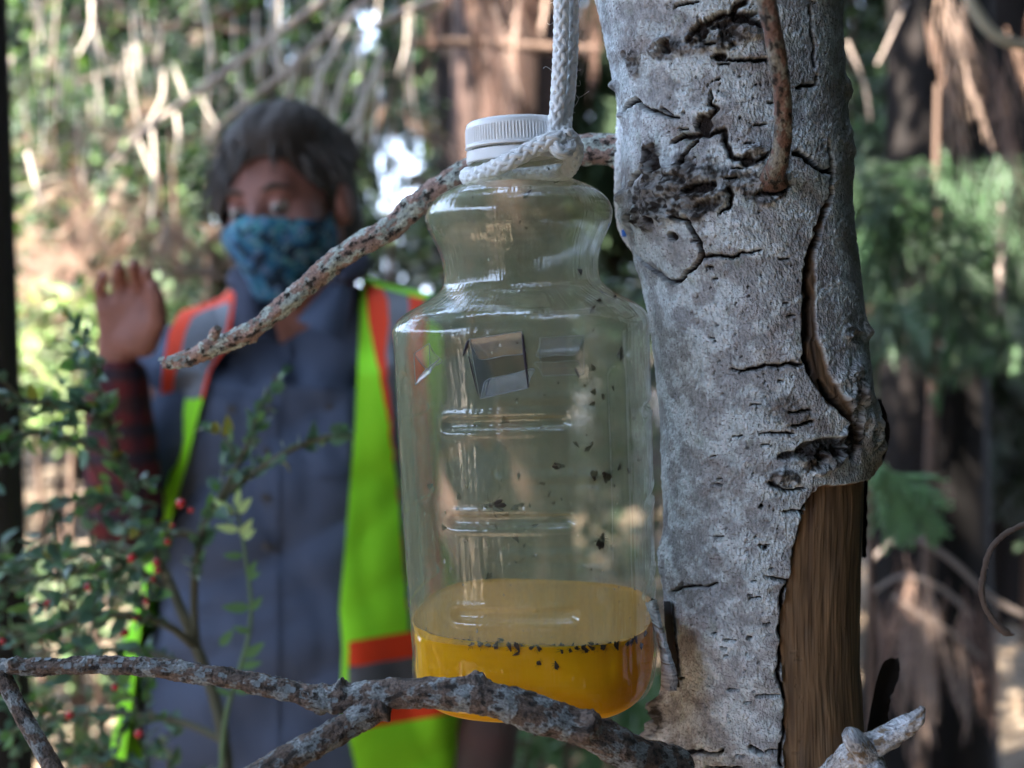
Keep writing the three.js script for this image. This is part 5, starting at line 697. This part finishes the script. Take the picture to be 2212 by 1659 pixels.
// ---------------------------------------------------------------- ground and forest
{
  const tex = dataTex(1024, 1024, (x, y, o) => { const u = x / 1024, v = y / 1024, a = tnoise(u, v, 6, 6, 1), b = tnoise(u, v, 30, 30, 2), c = tnoise(u, v, 120, 40, 3), d = tnoise(u, v, 50, 140, 4), l = sstep(0.1, 0.5, max(c, d)); const m = 0.8 + 0.35 * a + 0.35 * b; o[0] = lerp(0.20, 0.42, l) * m; o[1] = lerp(0.145, 0.33, l) * m; o[2] = lerp(0.095, 0.25, l) * m; }, true);
  tex.repeat.set(45, 45);
  const g = sheet(220, 220, (u, v) => { const x = (u - 0.5) * 160, z = (v - 0.5) * 160; const s = (t) => t * (0.12 + 0.88 * t * t); const X = s(u * 2 - 1) * 90, Z = s(v * 2 - 1) * 90; const d = hypot(X, Z); return V(X, 0.05 * fbm(X * 0.7, Z * 0.7, 1, 4) * min(1, d / 2) + 0.5 * fbm(X * 0.06, Z * 0.06, 5, 3) * sstep(6, 25, d) , Z); });
  const m = part('ground', g, std({ map: tex, roughness: 1 }), scene); m.userData.kind = 'structure';
  // litter
  const r = rng(61), n = 26000, one = tube([V(-0.5, 0, 0), V(0, 0.06, 0.05), V(0.5, 0, 0)], [0.05, 0.07, 0.03], { seg: 4, n: 4 }), im = new THREE.InstancedMesh(one, std({ color: 0xffffff, roughness: 0.95 }), n); im.name = 'forest_litter'; im.userData.kind = 'stuff'; im.userData.label = 'dry needles twigs and leaves scattered on the forest floor'; im.userData.category = 'litter';
  const q = new THREE.Quaternion(), e = new THREE.Euler(), M = new THREE.Matrix4(), C = new THREE.Color();
  for (let i = 0; i < n; i++) { const d = 1.5 + 11 * pow(r(), 0.8), a = (r() - 0.5) * 1.5, p = V(sin(a) * d, 0.02 + 0.03 * r(), -cos(a) * d), s = 0.03 + 0.13 * r() * r(); q.setFromEuler(e.set((r() - 0.5) * 0.7, r() * 6.28, (r() - 0.5) * 0.7)); M.compose(p, q, V(s, s * 0.35, s * (0.3 + r()))); im.setMatrixAt(i, M); const k = 0.5 + r(); im.setColorAt(i, C.setRGB(0.30 * k, 0.21 * k, 0.14 * k)); }
  scene.add(im);
}
// scale-leaved cedar sprays (green) and dead brown fronds, hanging along -y, one metre long
function frondGeo(seed, o) {
  const r = rng(seed), gs = [], P = (t) => V(0.10 * sin(t * 2 + seed), -t * 0.92, 0.28 * t * t * (0.5 - (seed % 3) * 0.3));
  gs.push(tube([P(0), P(0.25), P(0.5), P(0.75), P(1)], [o.spine, o.spine * 0.8, o.spine * 0.3], { seg: 4, n: 10 }));
  for (let i = 0; i < o.n; i++) {
    const t = 0.06 + 0.92 * i / o.n, s = i % 2 ? 1 : -1, p = P(t), L = o.len * (1.1 - 0.75 * t) * (0.6 + 0.7 * r()), d = V(s * (0.85 - 0.3 * t), -0.45 - 0.5 * r(), (r() - 0.5) * o.thick), m = p.clone().addScaledVector(d, L * 0.5).add(V(0, -0.05 * L, 0)), e = p.clone().addScaledVector(d, L).add(V(0, -o.droop * L, 0));
    gs.push(tube([p, m, e], [o.w * 0.8, o.w, o.w * 0.3], { seg: 3, n: 4 }));
    for (let k = 0; k < o.sub; k++) { const u = (k + 0.6) / o.sub, pp = p.clone().lerp(m, min(1, u * 2)).lerp(e, max(0, u * 2 - 1)), sd = k % 2 ? 1 : -1, l2 = L * 0.42 * (1.15 - u) * (0.6 + 0.6 * r()), d2 = V(d.x * 0.6 + sd * 0.45 * (r() + 0.3), d.y + 0.15 * sd, d.z + (r() - 0.5) * o.thick).normalize(); const q = pp.clone().addScaledVector(d2, l2).add(V(0, -o.droop * 0.5 * l2, 0)), sh = tube([pp, pp.clone().lerp(q, 0.55), q], [o.w * 0.7, o.w * o.fat, o.w * 0.2], { seg: 3, n: 3 }); gs.push(sh); }
  }
  return merge(gs);
}
const deadGeo = [1, 2, 3, 4, 5].map((s) => frondGeo(s, { n: 16, sub: 4, len: 0.34, w: 0.0075, fat: 1.25, spine: 0.012, thick: 0.8, droop: 0.45 }));
const greenGeo = [6, 7, 8, 9].map((s) => { const g = frondGeo(s, { n: 15, sub: 6, len: 0.40, w: 0.013, fat: 1.9, spine: 0.011, thick: 0.35, droop: 0.2 }); return g; });
const bladeGeo = [leafGeo(1, 0.55, 0.2, 0.2, 4), leafGeo(1, 0.42, 0.35, 0.35, 4)];
const DEAD = [rgb(0.36, 0.22, 0.16), rgb(0.22, 0.115, 0.08), rgb(0.46, 0.32, 0.25)].map((c) => phys({ color: c, roughness: 1, transmission: 0.2, thickness: 0 }));
const GREENF = phys({ color: 0xffffff, roughness: 1, transmission: 0.35, thickness: 0, clearcoat: 0.22, clearcoatRoughness: 0.3 }), DIMF = std({ color: 0xffffff, roughness: 0.8 });
// scatter copies of a geometry as one mass of foliage under a thing
function foliage(parent, name, geo, mat, list, colorOf) {   // list of [point, quaternion, scale]
  const im = new THREE.InstancedMesh(geo, mat, list.length), M = new THREE.Matrix4(), C = new THREE.Color(), o = parent.position; im.name = name;
  list.forEach(([p, q, s], i) => { im.setMatrixAt(i, M.compose(p.clone().sub(o), q, s.isVector3 ? s : V(s, s, s))); if (colorOf) im.setColorAt(i, C.setRGB(...colorOf(p, i))); });
  im.userData.kind = 'stuff'; im.castShadow = im.receiveShadow = true; parent.add(im); return im;
}
const barkCedar = dataTex(512, 512, (x, y, o) => { const u = x / 512, v = y / 512, a = tnoise(u, v, 26, 3, 1), b = tnoise(u, v, 60, 8, 2), c = tnoise(u, v, 8, 5, 3), m = 0.85 + 0.6 * a + 0.35 * b + 0.25 * c; o[0] = 0.058 * m; o[1] = 0.031 * m; o[2] = 0.023 * m; }, true);
barkCedar.repeat.set(0.9, 0.5);
const CEDAR = std({ map: barkCedar, roughness: 0.95 }), DARKWOOD = std({ map: barkCedar, color: rgb(0.15, 0.14, 0.14), roughness: 0.95 });
function trunkOf(parent, x, z, r, h, mat, lean = 0, seed = 1) { return part('trunk', tube([V(x, -0.1, z), V(x + lean * 0.3, h * 0.33, z), V(x + lean, h, z)], [r * 1.5, r * 1.02, r * 0.9, r * 0.7, r * 0.3], { seg: 48, n: 90, disp: (a, s) => r * (0.09 * abs(noise(cos(a) * 5 + seed, sin(a) * 5, s * 0.6)) + 0.05 * noise(cos(a) * 14, sin(a) * 14 + seed, s * 1.2)) }), mat, parent); }
const qr = (r, droop = 1) => new THREE.Quaternion().setFromEuler(new THREE.Euler((r() - 0.5) * 1.2 * droop, r() * 6.28, (r() - 0.5) * 1.2 * droop));
const gpos = (px, d) => V((px - CX) / FPX * d, 0, -d);
function deadFronds(parent, spots, r) { for (const [px, py, d, len, tilt, wide] of spots) { const o = new THREE.Mesh(deadGeo[floor(r() * 5)], DEAD[floor(r() * 3)]); o.name = 'dead_frond'; o.position.copy(at(px, py, d)).sub(parent.position); o.rotation.set((r() - 0.5) * 0.5, r() * 6.28, tilt ?? (r() - 0.5) * 0.5); o.rotation.order = 'ZYX'; o.scale.set(len * (wide ?? 0.75), len, len * (wide ?? 0.75)); o.castShadow = o.receiveShadow = true; parent.add(o); } }
function limb(parent, pts, w, mat, d0) { return part('branch', tube(pts.map(([x, y, d]) => at(x, y, d ?? d0)), w.map((k) => k / FPX * (d0 ?? pts[0][2]) / 2), { seg: 9, n: 24, disp: (a, s) => 0.06 * w[0] / FPX * (d0 ?? 2) * noise(s * 30, a) }), mat, parent); }
const PALEWOOD = std({ color: rgb(0.42, 0.33, 0.28), roughness: 0.9 }), GREYWOOD = std({ color: rgb(0.28, 0.22, 0.19), roughness: 0.9 }), BROWNWOOD = std({ color: rgb(0.12, 0.075, 0.055), roughness: 0.95 });
{ // reddish cedar behind the bottle neck
  const d = 3.7, p = gpos(1085, d), t = thing('cedar_tree', 'large cedar with reddish trunk and hanging dead fronds behind the bottle cap', 'tree', p), r = rng(71);
  trunkOf(t, p.x, p.z, 0.19, 9, CEDAR, 0.1, 3);
  const spots = []; for (let i = 0; i < 15; i++) spots.push([920 + 400 * r(), -330 + 330 * r(), 2.7 + 0.7 * r(), 0.28 + 0.26 * r(), (r() - 0.5) * 0.3, 0.4]);
  spots.push([1040, -20, 2.4, 0.30, 0.12, 0.3], [1085, -60, 2.4, 0.26, 0.05, 0.3], [1150, -30, 2.5, 0.18, 0, 0.3], [1010, -40, 2.5, 0.2, 0, 0.3], [975, -20, 2.4, 0.16, 0.1, 0.3], [1262, 0, 2.5, 0.17, 0, 0.25]);
  deadFronds(t, spots, r);
  limb(t, [[958, -5], [860, 32], [800, 62], [740, 80]], [18, 15, 10], PALEWOOD, 2.7); limb(t, [[880, 95], [1000, 92], [1120, 100], [1300, 110]], [20, 22, 26], BROWNWOOD, 3.2);
  const list = [[], [], [], []]; for (let i = 0; i < 700; i++) { const a = r() * 6.28, y = 4 + 5 * r(), R = (1.6 - (y - 4) * 0.25) * sqrt(r()); list[i % 4].push([V(p.x + 0.6 + R * cos(a), y, p.z - 0.6 + R * sin(a)), qr(r), 0.5 + 0.4 * r()]); }
  list.forEach((l, k) => foliage(t, 'foliage', greenGeo[k], GREENF, l, () => [0.05 + 0.03 * r(), 0.11 + 0.05 * r(), 0.04]));
}
{ // dark cedar on the right
  const d = 3.1, p = gpos(2030, d), t = thing('cedar_tree', 'dark cedar trunk at the right with brown dead fronds hanging beside it', 'tree', p), r = rng(73);
  trunkOf(t, p.x, p.z, 0.135, 9, DARKWOOD, -0.12, 9);
  const spots = []; for (let i = 0; i < 6; i++) spots.push([2020 + 210 * r(), -120 + 200 * r(), 1.9 + 0.5 * r(), 0.22 + 0.2 * r(), 0.1 + 0.15 * r(), 0.3]);
  spots.push([2080, 30, 1.9, 0.3, 0.28, 0.28], [2130, 60, 1.9, 0.42, 0.12, 0.24], [2190, 80, 1.9, 0.46, 0, 0.24], [2170, 200, 2, 0.34, 0, 0.2], [2000, 20, 2.1, 0.16, 0.3, 0.3]);
  for (let i = 0; i < 16; i++) spots.push([1880 + 270 * r(), 1190 + 110 * r(), 2.0 + 0.4 * r(), 0.18 + 0.2 * r(), (r() - 0.5) * 0.3, 0.35]);
  deadFronds(t, spots, r);
  limb(t, [[2085, -20], [2125, 50], [2165, 85], [2250, 105]], [22, 24, 24], std({ color: rgb(0.40, 0.34, 0.24), roughness: 0.9 }), 1.8);
  limb(t, [[1870, 1225], [1930, 1170], [1990, 1170], [2060, 1215], [2140, 1290], [2212, 1330]], [10, 12, 14, 14, 16], GREYWOOD, 2); limb(t, [[1870, 1290], [1950, 1245], [2030, 1270], [2100, 1330]], [8, 10, 12, 12], GREYWOOD, 2.1);
  limb(t, [[1930, 1290], [1990, 1330], [2060, 1370], [2120, 1420]], [12, 12, 10], GREYWOOD, 2.05); limb(t, [[1830, 90], [1870, 190], [1880, 260]], [8, 8, 6], GREYWOOD, 2.4); limb(t, [[1960, 0], [1910, 110], [1895, 140]], [8, 7, 6], GREYWOOD, 2.6); limb(t, [[2165, 440], [2160, 560], [2166, 680]], [14, 14, 9], GREYWOOD, 2.2);
}
{ // green cedar boughs low on the right
  const p = gpos(2010, 2.7), t = thing('cedar_sapling', 'green cedar sapling with flat leafy sprays in front of the dark trunk at the right', 'sapling', p), r = rng(79);
  part('stem', tube([V(p.x, 0, p.z), V(p.x + 0.03, 1, p.z - 0.05), V(p.x, 2.0, p.z)], [0.022, 0.016, 0.006], { seg: 10, n: 20 }), BROWNWOOD, t);
  const list = [[], [], [], []]; for (let i = 0; i < 120; i++) { const px = 1835 + 420 * r(), py = 330 + 430 * r() * (0.7 + 0.3 * r()); list[i % 4].push([at(px, py, 2.1 + 0.9 * r()), new THREE.Quaternion().setFromEuler(new THREE.Euler(0.5 * (r() - 0.5), r() * 6.28, (r() < 0.5 ? -1 : 1) * (0.5 + 0.7 * r()), 'YXZ')), 0.13 + 0.12 * r()]); }
  list.forEach((l, k) => foliage(t, 'foliage', greenGeo[k], GREENF, l, () => { const k2 = 0.6 + 0.8 * r(); return [0.036 * k2, 0.105 * k2, 0.026 * k2]; }));
  const t2 = thing('cedar_seedling', 'bright green cedar sprig beside the bare wood of the pale trunk', 'seedling', gpos(1900, 1.35)), l2 = [];
  part('stem', tube([V(t2.position.x + 0.02, 0, t2.position.z), V(t2.position.x + 0.01, 0.7, t2.position.z), at(1880, 1000, 1.35)], [0.01, 0.007, 0.003], { seg: 8, n: 16 }), BROWNWOOD, t2);
  for (let i = 0; i < 9; i++) l2.push([at(1872 + 34 * r(), 1000 + 26 * r(), 1.32 + 0.06 * r()), new THREE.Quaternion().setFromEuler(new THREE.Euler(0.4 * (r() - 0.5), (r() - 0.5) * 1.2, 0.15 + 0.6 * r(), 'ZYX')), 0.09 + 0.03 * r()]);
  foliage(t2, 'foliage', greenGeo[1], GREENF, l2, () => [0.16, 0.34, 0.12]);
}
{ // thin dark trunk at the left edge
  const p = gpos(-14, 1.75), t = thing('dark_tree', 'thin dark trunk at the left edge of the picture', 'tree', p), r = rng(83);
  trunkOf(t, p.x, p.z, 0.034, 5, DARKWOOD, 0.02, 5);
  const list = []; for (let i = 0; i < 160; i++) { const a = r() * 6.28, R = 1.0 * sqrt(r()); list.push([V(p.x - 1.0 + R * cos(a), 3.4 + 1.6 * r(), p.z + 0.4 + R * sin(a)), qr(r), 0.5]); }
  foliage(t, 'foliage', greenGeo[0], GREENF, list, () => [0.05, 0.11, 0.04]);
}
{ // sunlit dead limb with pale twigs above the person's head
  const t = thing('dead_limb', 'sunlit pale dead limb with bare drooping twigs above the person', 'branch', at(700, -60, 2.7));
  const L = (p, w, m = PALEWOOD, d = 2.7) => limb(t, p, w.map((k) => k * 0.78), m, d);
  L([[860, -130], [700, 0], [500, 146], [307, 290], [246, 351], [200, 420]], [24, 22, 20, 17, 12, 6]); L([[900, -90], [773, 13], [630, 145], [483, 264], [440, 320]], [20, 18, 16, 10]);
  const W = std({ color: rgb(0.62, 0.53, 0.46), roughness: 0.85 }), fr = rng(97);
  for (let i = 0; i < 70; i++) { const x = -20 + 930 * fr(), y = -30 + 360 * fr() * fr(), dx = (fr() - 0.5) * 70, dy = 60 + 150 * fr(), w = 3.5 + 4 * fr(); L([[x, y], [x + dx * 0.3 + 8 * (fr() - 0.5), y + dy * 0.5], [x + dx, y + dy]], [w, w, w * 0.5], fr() < 0.6 ? W : GREYWOOD, 2.6 + 1.1 * fr()); }
  for (let i = 0; i < 14; i++) { const x = -60 + 700 * fr(), y = 500 * fr(), dx = 160 + 240 * fr(), dy = -60 - 190 * fr(), w = 4 + 4 * fr(); L([[x, y], [x + dx * 0.5, y + dy * 0.5 + 14 * (fr() - 0.5)], [x + dx, y + dy]], [w * 0.6, w, w], GREYWOOD, 2.8 + 0.9 * fr()); }
  L([[765, 25], [735, 85], [700, 150], [686, 198], [677, 262]], [13, 15, 14, 12], W, 2.4); L([[782, 66], [765, 120], [743, 167], [722, 240], [712, 292]], [13, 15, 14, 12], W, 2.4); L([[830, 108], [800, 180], [776, 246], [750, 280], [728, 310]], [13, 15, 16, 13], W, 2.4); L([[778, 237], [776, 290], [762, 330], [754, 355]], [13, 15, 13], W, 2.4);
  for (const [x, y, dx, dy, w] of [[508, 130, 28, 120, 11], [593, 70, 20, 124, 10], [382, 246, -3, 98, 12], [330, 275, -4, 200, 11], [375, 140, 26, 70, 10], [440, 0, 20, 140, 9], [430, 200, 40, 75, 9], [640, 100, -30, 130, 9], [550, 60, 10, 120, 9], [300, 300, 36, 90, 9], [200, 0, -30, 120, 10], [355, 150, -35, 120, 9], [80, 0, 10, 90, 9], [60, 330, 30, 110, 13], [620, 140, 10, 70, 9], [700, 30, 40, 100, 10]]) L([[x, y], [x + dx * 0.3 + 6, y + dy * 0.5], [x + dx, y + dy]], [w, w, w * 0.8], W, 2.75);
  L([[120, 40], [237, 52], [400, 60], [600, 72]], [14, 16, 12], BROWNWOOD, 3.1); L([[330, 580], [420, 592], [520, 606], [640, 612]], [14, 14, 14], BROWNWOOD, 2.1);
  const r = rng(89), spots = [];
  for (let i = 0; i < 70; i++) spots.push([-30 + 420 * r(), 370 + 260 * r(), 2.9 + 0.8 * r(), 0.12 + 0.2 * r(), (r() - 0.5) * 2, 0.7]);
  for (let i = 0; i < 20; i++) spots.push([330 + 230 * r(), 420 + 160 * r(), 2.4 + 0.6 * r(), 0.1 + 0.14 * r(), (r() - 0.5) * 2.2, 0.7]);
  for (let i = 0; i < 34; i++) spots.push([-40 + 960 * r(), -90 + 480 * r(), 3.0 + 1.2 * r(), 0.12 + 0.2 * r(), (r() - 0.5) * 2, 0.6]);
  deadFronds(t, spots, r);
}
// leafy undergrowth: stems with a mass of blades in a volume seen between pixels x0..x1, y0..y1 at depths d0..d1
function thicket(name, label, category, [x0, x1, y0, y1, d0, d1], n, size, cols, seed, { hang = 0.7, geo = 0, clump = 0.35, keep } = {}) {
  const r = rng(seed), p = gpos((x0 + x1) / 2, (d0 + d1) / 2), t = thing(name, label, category, p), list = [[], []];
  for (let i = 0; i < 4; i++) { const px = lerp(x0, x1, (i + 0.5) / 4), d = lerp(d0, d1, r()), b = gpos(px, d), top = at(px + 60 * (r() - 0.5), y0 + 20, d); part('stem', tube([b, b.clone().lerp(top, 0.5).add(V(0.15 * (r() - 0.5), 0, 0)), top], [0.018, 0.012, 0.004], { seg: 7, n: 14 }), BROWNWOOD, t); }
  let made = 0; for (let i = 0; i < n * 6 && made < n; i++) { const px = lerp(x0, x1, r()), py = lerp(y0, y1, r()), d = lerp(d0, d1, r()), q = at(px, py, d); if (fbm(q.x * 2.6 + seed, q.y * 1.7, q.z * 2.6, 3) < clump - 0.5 + 0.3 * 0 || (keep && !keep(px, py, d))) continue; made++; const s = size * (0.6 + 0.8 * r()); list[made % 2].push([q, new THREE.Quaternion().setFromEuler(new THREE.Euler(PI * hang + (r() - 0.5) * 1.6, r() * 6.28, (r() - 0.5) * 1.2, 'YXZ')), s]); }
  list.forEach((l, k) => foliage(t, 'foliage', geo ? greenGeo[k] : bladeGeo[k], GREENF, l, (q) => { const c = cols[floor(r() * cols.length)], m = 0.65 + 0.7 * r(); return c.map((v) => v * m); }));
  return t;
}
const skyGap = (px, py) => !(px > 810 && px < 912 && py > 250 && py < 450 && noise(px / 26, py / 34, 3) > -0.25) && !(px > 770 && px < 870 && py > -10 && py < 60 && noise(px / 20, py / 20, 8) > 0.1);
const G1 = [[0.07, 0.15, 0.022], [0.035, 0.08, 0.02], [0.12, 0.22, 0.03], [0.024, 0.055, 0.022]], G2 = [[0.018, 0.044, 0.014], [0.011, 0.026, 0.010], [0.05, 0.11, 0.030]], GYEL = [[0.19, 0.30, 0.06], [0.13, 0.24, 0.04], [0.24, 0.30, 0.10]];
thicket('leafy_shrub', 'tall sunlit green shrub at the upper left behind the dead limb', 'shrub', [-80, 420, -60, 560, 3.9, 5.4], 1700, 0.055, G1, 101, { keep: skyGap, clump: 0.44 });
thicket('leafy_shrub', 'sunlit green shrub behind the head of the person', 'shrub', [380, 960, -60, 560, 4.2, 5.8], 1500, 0.055, [...G1, [0.10, 0.15, 0.08]], 103, { keep: skyGap, clump: 0.46 });
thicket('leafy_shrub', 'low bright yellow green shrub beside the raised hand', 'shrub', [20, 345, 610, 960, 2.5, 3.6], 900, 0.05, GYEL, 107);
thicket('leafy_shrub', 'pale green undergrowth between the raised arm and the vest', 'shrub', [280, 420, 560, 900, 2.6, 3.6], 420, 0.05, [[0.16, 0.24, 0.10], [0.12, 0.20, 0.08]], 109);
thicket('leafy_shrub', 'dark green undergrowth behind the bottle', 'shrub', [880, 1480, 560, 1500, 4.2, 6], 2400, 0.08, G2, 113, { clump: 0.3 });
thicket('fern_clump', 'green undergrowth below the foot of the bottle', 'fern', [1060, 1480, 1480, 1720, 2.3, 3.2], 420, 0.07, [[0.07, 0.16, 0.05], [0.10, 0.2, 0.07]], 127, { hang: 0.2 });
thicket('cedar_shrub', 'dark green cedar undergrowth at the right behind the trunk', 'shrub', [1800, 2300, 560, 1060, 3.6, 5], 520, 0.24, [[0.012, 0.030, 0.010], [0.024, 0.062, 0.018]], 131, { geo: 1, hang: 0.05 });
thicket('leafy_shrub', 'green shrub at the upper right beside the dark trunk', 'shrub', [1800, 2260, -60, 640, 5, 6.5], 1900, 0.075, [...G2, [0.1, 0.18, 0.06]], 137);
thicket('leafy_shrub', 'small green shrub on the bright ground at the lower left', 'shrub', [-60, 420, 1180, 1620, 2.2, 3.4], 800, 0.045, [[0.14, 0.22, 0.07], [0.08, 0.16, 0.05]], 139, { clump: 0.42 });
// where the photograph shows sun reaching the shade, the leaves above leave gaps along the sun's way
const lit = [[2100, 150, 2.0, 0.30], [2010, 520, 2.5, 0.24], [1900, 420, 2.4, 0.14], [2190, 400, 2.4, 0.16], [1900, 1090, 1.35, 0.12], [1040, 50, 2.4, 0.25], [1250, 60, 2.5, 0.14], [1950, 1330, 2.1, 0.10], [2060, 1450, 2.1, 0.08], [2150, 1545, 3.9, 0.3], [1915, 950, 3.0, 0.10], [1950, 1080, 3.0, 0.08]].map(([x, y, d, q]) => [at(x, y, d), q]);
const inSun = (p) => lit.some(([c, q]) => { const v = p.clone().sub(c), t = v.dot(SUN); return t > 0.4 && v.addScaledVector(SUN, -t).length() < q + 0.1; });
// the wood beyond
{
  const r = rng(151), lists = [[], [], [], []], trunks = [[1500, 7], [1760, 6.5], [2170, 5.2], [2260, 7.5], [180, 9], [560, 8.5], [985, 7.2], [1330, 9.5], [-120, 7.5], [700, 10], [1640, 9]];
  trunks.forEach(([px, d], i) => { const p = gpos(px, d), t = thing('forest_tree', ['dark trunk far behind the pale tree', 'dim trunk beyond the right side of the pale tree', 'dark trunk near the right edge behind the twig', 'dark trunk at the far right edge', 'far trunk deep in the wood at the left', 'far trunk behind the head of the person', 'far brown trunk left of the bottle neck', 'far trunk behind the bottle', 'far trunk beyond the left edge', 'most distant trunk left of the bottle', 'distant trunk hidden behind the pale tree'][i], 'tree', p); trunkOf(t, p.x, p.z, 0.09 + 0.1 * r(), 9, i % 2 ? CEDAR : DARKWOOD, (r() - 0.5) * 0.5, i); });
  for (let i = 0; i < 9000; i++) { const px = -500 + 3200 * r(), d = 7 + 8 * r(), py = lerp(-900, 760, pow(r(), 0.8)); if ((px > 730 && px < 990 && py > 130 && py < 540) || (px > 700 && px < 900 && py > -90 && py < 100)) continue; const q = at(px, py, d); if (q.y < 0.1 || fbm(q.x * 0.5, q.y * 0.5, q.z * 0.5, 3) < -0.24) continue; lists[i % 4].push([q, qr(r, 1.4), 0.45 + 0.45 * r()]); }
  for (let i = 0; i < 2600; i++) { const px = 690 + 330 * r(), py = -120 + 680 * r(), d = 7 + 5 * r(); const open = (px > 815 && px < 912 && py > 262 && py < 450) || (px > 785 && px < 860 && py > -20 && py < 60) || (px > 760 && px < 800 && py > 60 && py < 110); if (open && noise(px / 22, py / 40, 3) > -0.12) continue; lists[i % 4].push([at(px, py, d), qr(r, 1.4), 0.10 + 0.10 * r() + (open ? 0 : 0.06)]); }
  const w = thing('far_wood', 'dense dim evergreen wood in the far background', 'wood', V(0, 0, -10)); w.userData.kind = 'stuff';
  lists.forEach((l, k) => foliage(w, 'foliage', greenGeo[k], DIMF, l, () => { const k2 = 0.35 + 1.0 * r(); return [0.024 * k2, 0.052 * k2, 0.017 * k2]; }));
  // unseen wood round the camera, leaves added to block sky, open towards the left
  const l2 = [[], [], [], []];
  for (let i = 0; i < 7000; i++) { const a = lerp(0.55, 3.7, r()), d = 1.6 + 7 * r(), y = 0.2 + 7 * r(); const q = V(sin(a) * d, y, -cos(a) * d); if (hypot(q.x, q.z) < 1.3 || (q.x < 0.75 && q.z > -3 && q.z < 1.0)) continue; l2[i % 4].push([q, qr(r, 1.4), 0.26 + 0.2 * r()]); }
  for (let i = 0; i < 3600; i++) { const x = 0.9 + 2.6 * r(), z = -2.6 + 5.5 * r(), y = 0.1 + 5 * r(); if (proj(V(x, y, z))[0] < 2330 && z < -0.3) continue; l2[i % 4].push([V(x, y, z), qr(r, 1.4), 0.26 + 0.2 * r()]); }
  for (let i = 0; i < 3000; i++) { const x = -0.3 + 4.5 * r(), z = -2.4 + 5.5 * r(), y = 3.0 + 2.5 * r(); l2[i % 4].push([V(x, y, z), qr(r, 1.4), 0.26 + 0.2 * r()]); }
  for (let i = 0; i < 4200; i++) { const x = -1.0 + 3.6 * r(), z = 0.9 + 2.6 * r(), y = 0.1 + 4.6 * r(); l2[i % 4].push([V(x, y, z), qr(r, 1.4), 0.26 + 0.2 * r()]); }
  for (let i = 0; i < 700; i++) { const a = lerp(4.0, 5.6, r()), d = 5 + 6 * r(), y = 0.2 + 4.5 * r() * r(); l2[i % 4].push([V(sin(a) * d, y, -cos(a) * d), qr(r, 1.4), 0.26 + 0.2 * r()]); }
  for (let i = 0; i < 3600; i++) { const x = -2.4 - 4 * r(), z = -7 + 11 * r(), y = 2.3 * r(); l2[i % 4].push([V(x, y, z), qr(r, 1.4), 0.28 + 0.2 * r()]); }
  for (let i = 0; i < 15000; i++) { const x = -5 + 11 * r(), z = -9.5 + 8 * r(), y = 4.6 + 3.6 * r(); if (fbm(x * 0.9, y * 0.5, z * 0.9, 3) < (x < -0.2 ? 0.10 : -0.10) || y < 0.4 - z * 0.62 && false) continue; l2[i % 4].push([V(x, y, z), qr(r, 1.4), 0.28 + 0.2 * r()]); }
  for (let k = 0; k < 4; k++) l2[k] = l2[k].filter(([q]) => { if (inSun(q)) return false; const [x, y, d] = proj(q); return d < 0.05 || x < -300 || x > 2512 || y < -300 || y > 1960; });
  const w2 = thing('sky_blocking_wood', 'unseen leaf masses around the clearing added to block sky light', 'wood', V(3, 0, 2)); w2.userData.kind = 'stuff';
  l2.forEach((l, k) => foliage(w2, 'foliage', bladeGeo[k % 2], DIMF, l, () => { const k2 = 0.5 + 0.9 * r(); return [0.026 * k2, 0.052 * k2, 0.02 * k2]; }));
}
{ // crown added unseen up the sun's way to shade bottle, person and two cedars
  const r = rng(161), c = V(0, 1.4, -0.75).addScaledVector(SUN, 3.9), list = [[], []];
  for (let i = 0; i < 44000; i++) { const v = V(r() - 0.5, r() - 0.5, r() - 0.5); if (v.length() > 0.5) continue; v.multiplyScalar(2); const q = i < 40000 ? c.clone().add(V(v.x * 1.95, v.y * 1.25, v.z * 2.0)) : (i % 2 ? V(-0.05, 1.75, -3.7) : V(1.2, 1.85, -3.1)).addScaledVector(SUN, 4.2).add(V(v.x * 0.75, v.y * 0.9, v.z * 0.8)); if (inSun(q)) continue; list[i % 2].push([q, new THREE.Quaternion().setFromEuler(new THREE.Euler(PI * 0.55 + (r() - 0.5) * 1.6, r() * 6.28, (r() - 0.5) * 1.6, 'YXZ')), 0.09 + 0.04 * r()]); }
  for (let i = 0; i < 7; i++) { const e = c.clone().add(V((r() - 0.5) * 2.4, (r() - 0.5) * 1.4, (r() - 0.5) * 2.4)), s = trunkP(0, 2.4 + 0.5 * i); part('limb', tube([s, s.clone().lerp(e, 0.5).add(V(0, 0.25, 0)), e], [0.022, 0.016, 0.006], { seg: 8, n: 16 }), TWB, tree); }
  list.forEach((l, k) => { foliage(tree, 'shade_crown', bladeGeo[k], GREENF, l, () => { const k2 = 0.7 + 0.6 * r(); return [0.07 * k2, 0.15 * k2, 0.035 * k2]; }); });
}

renderer.render(scene, camera);
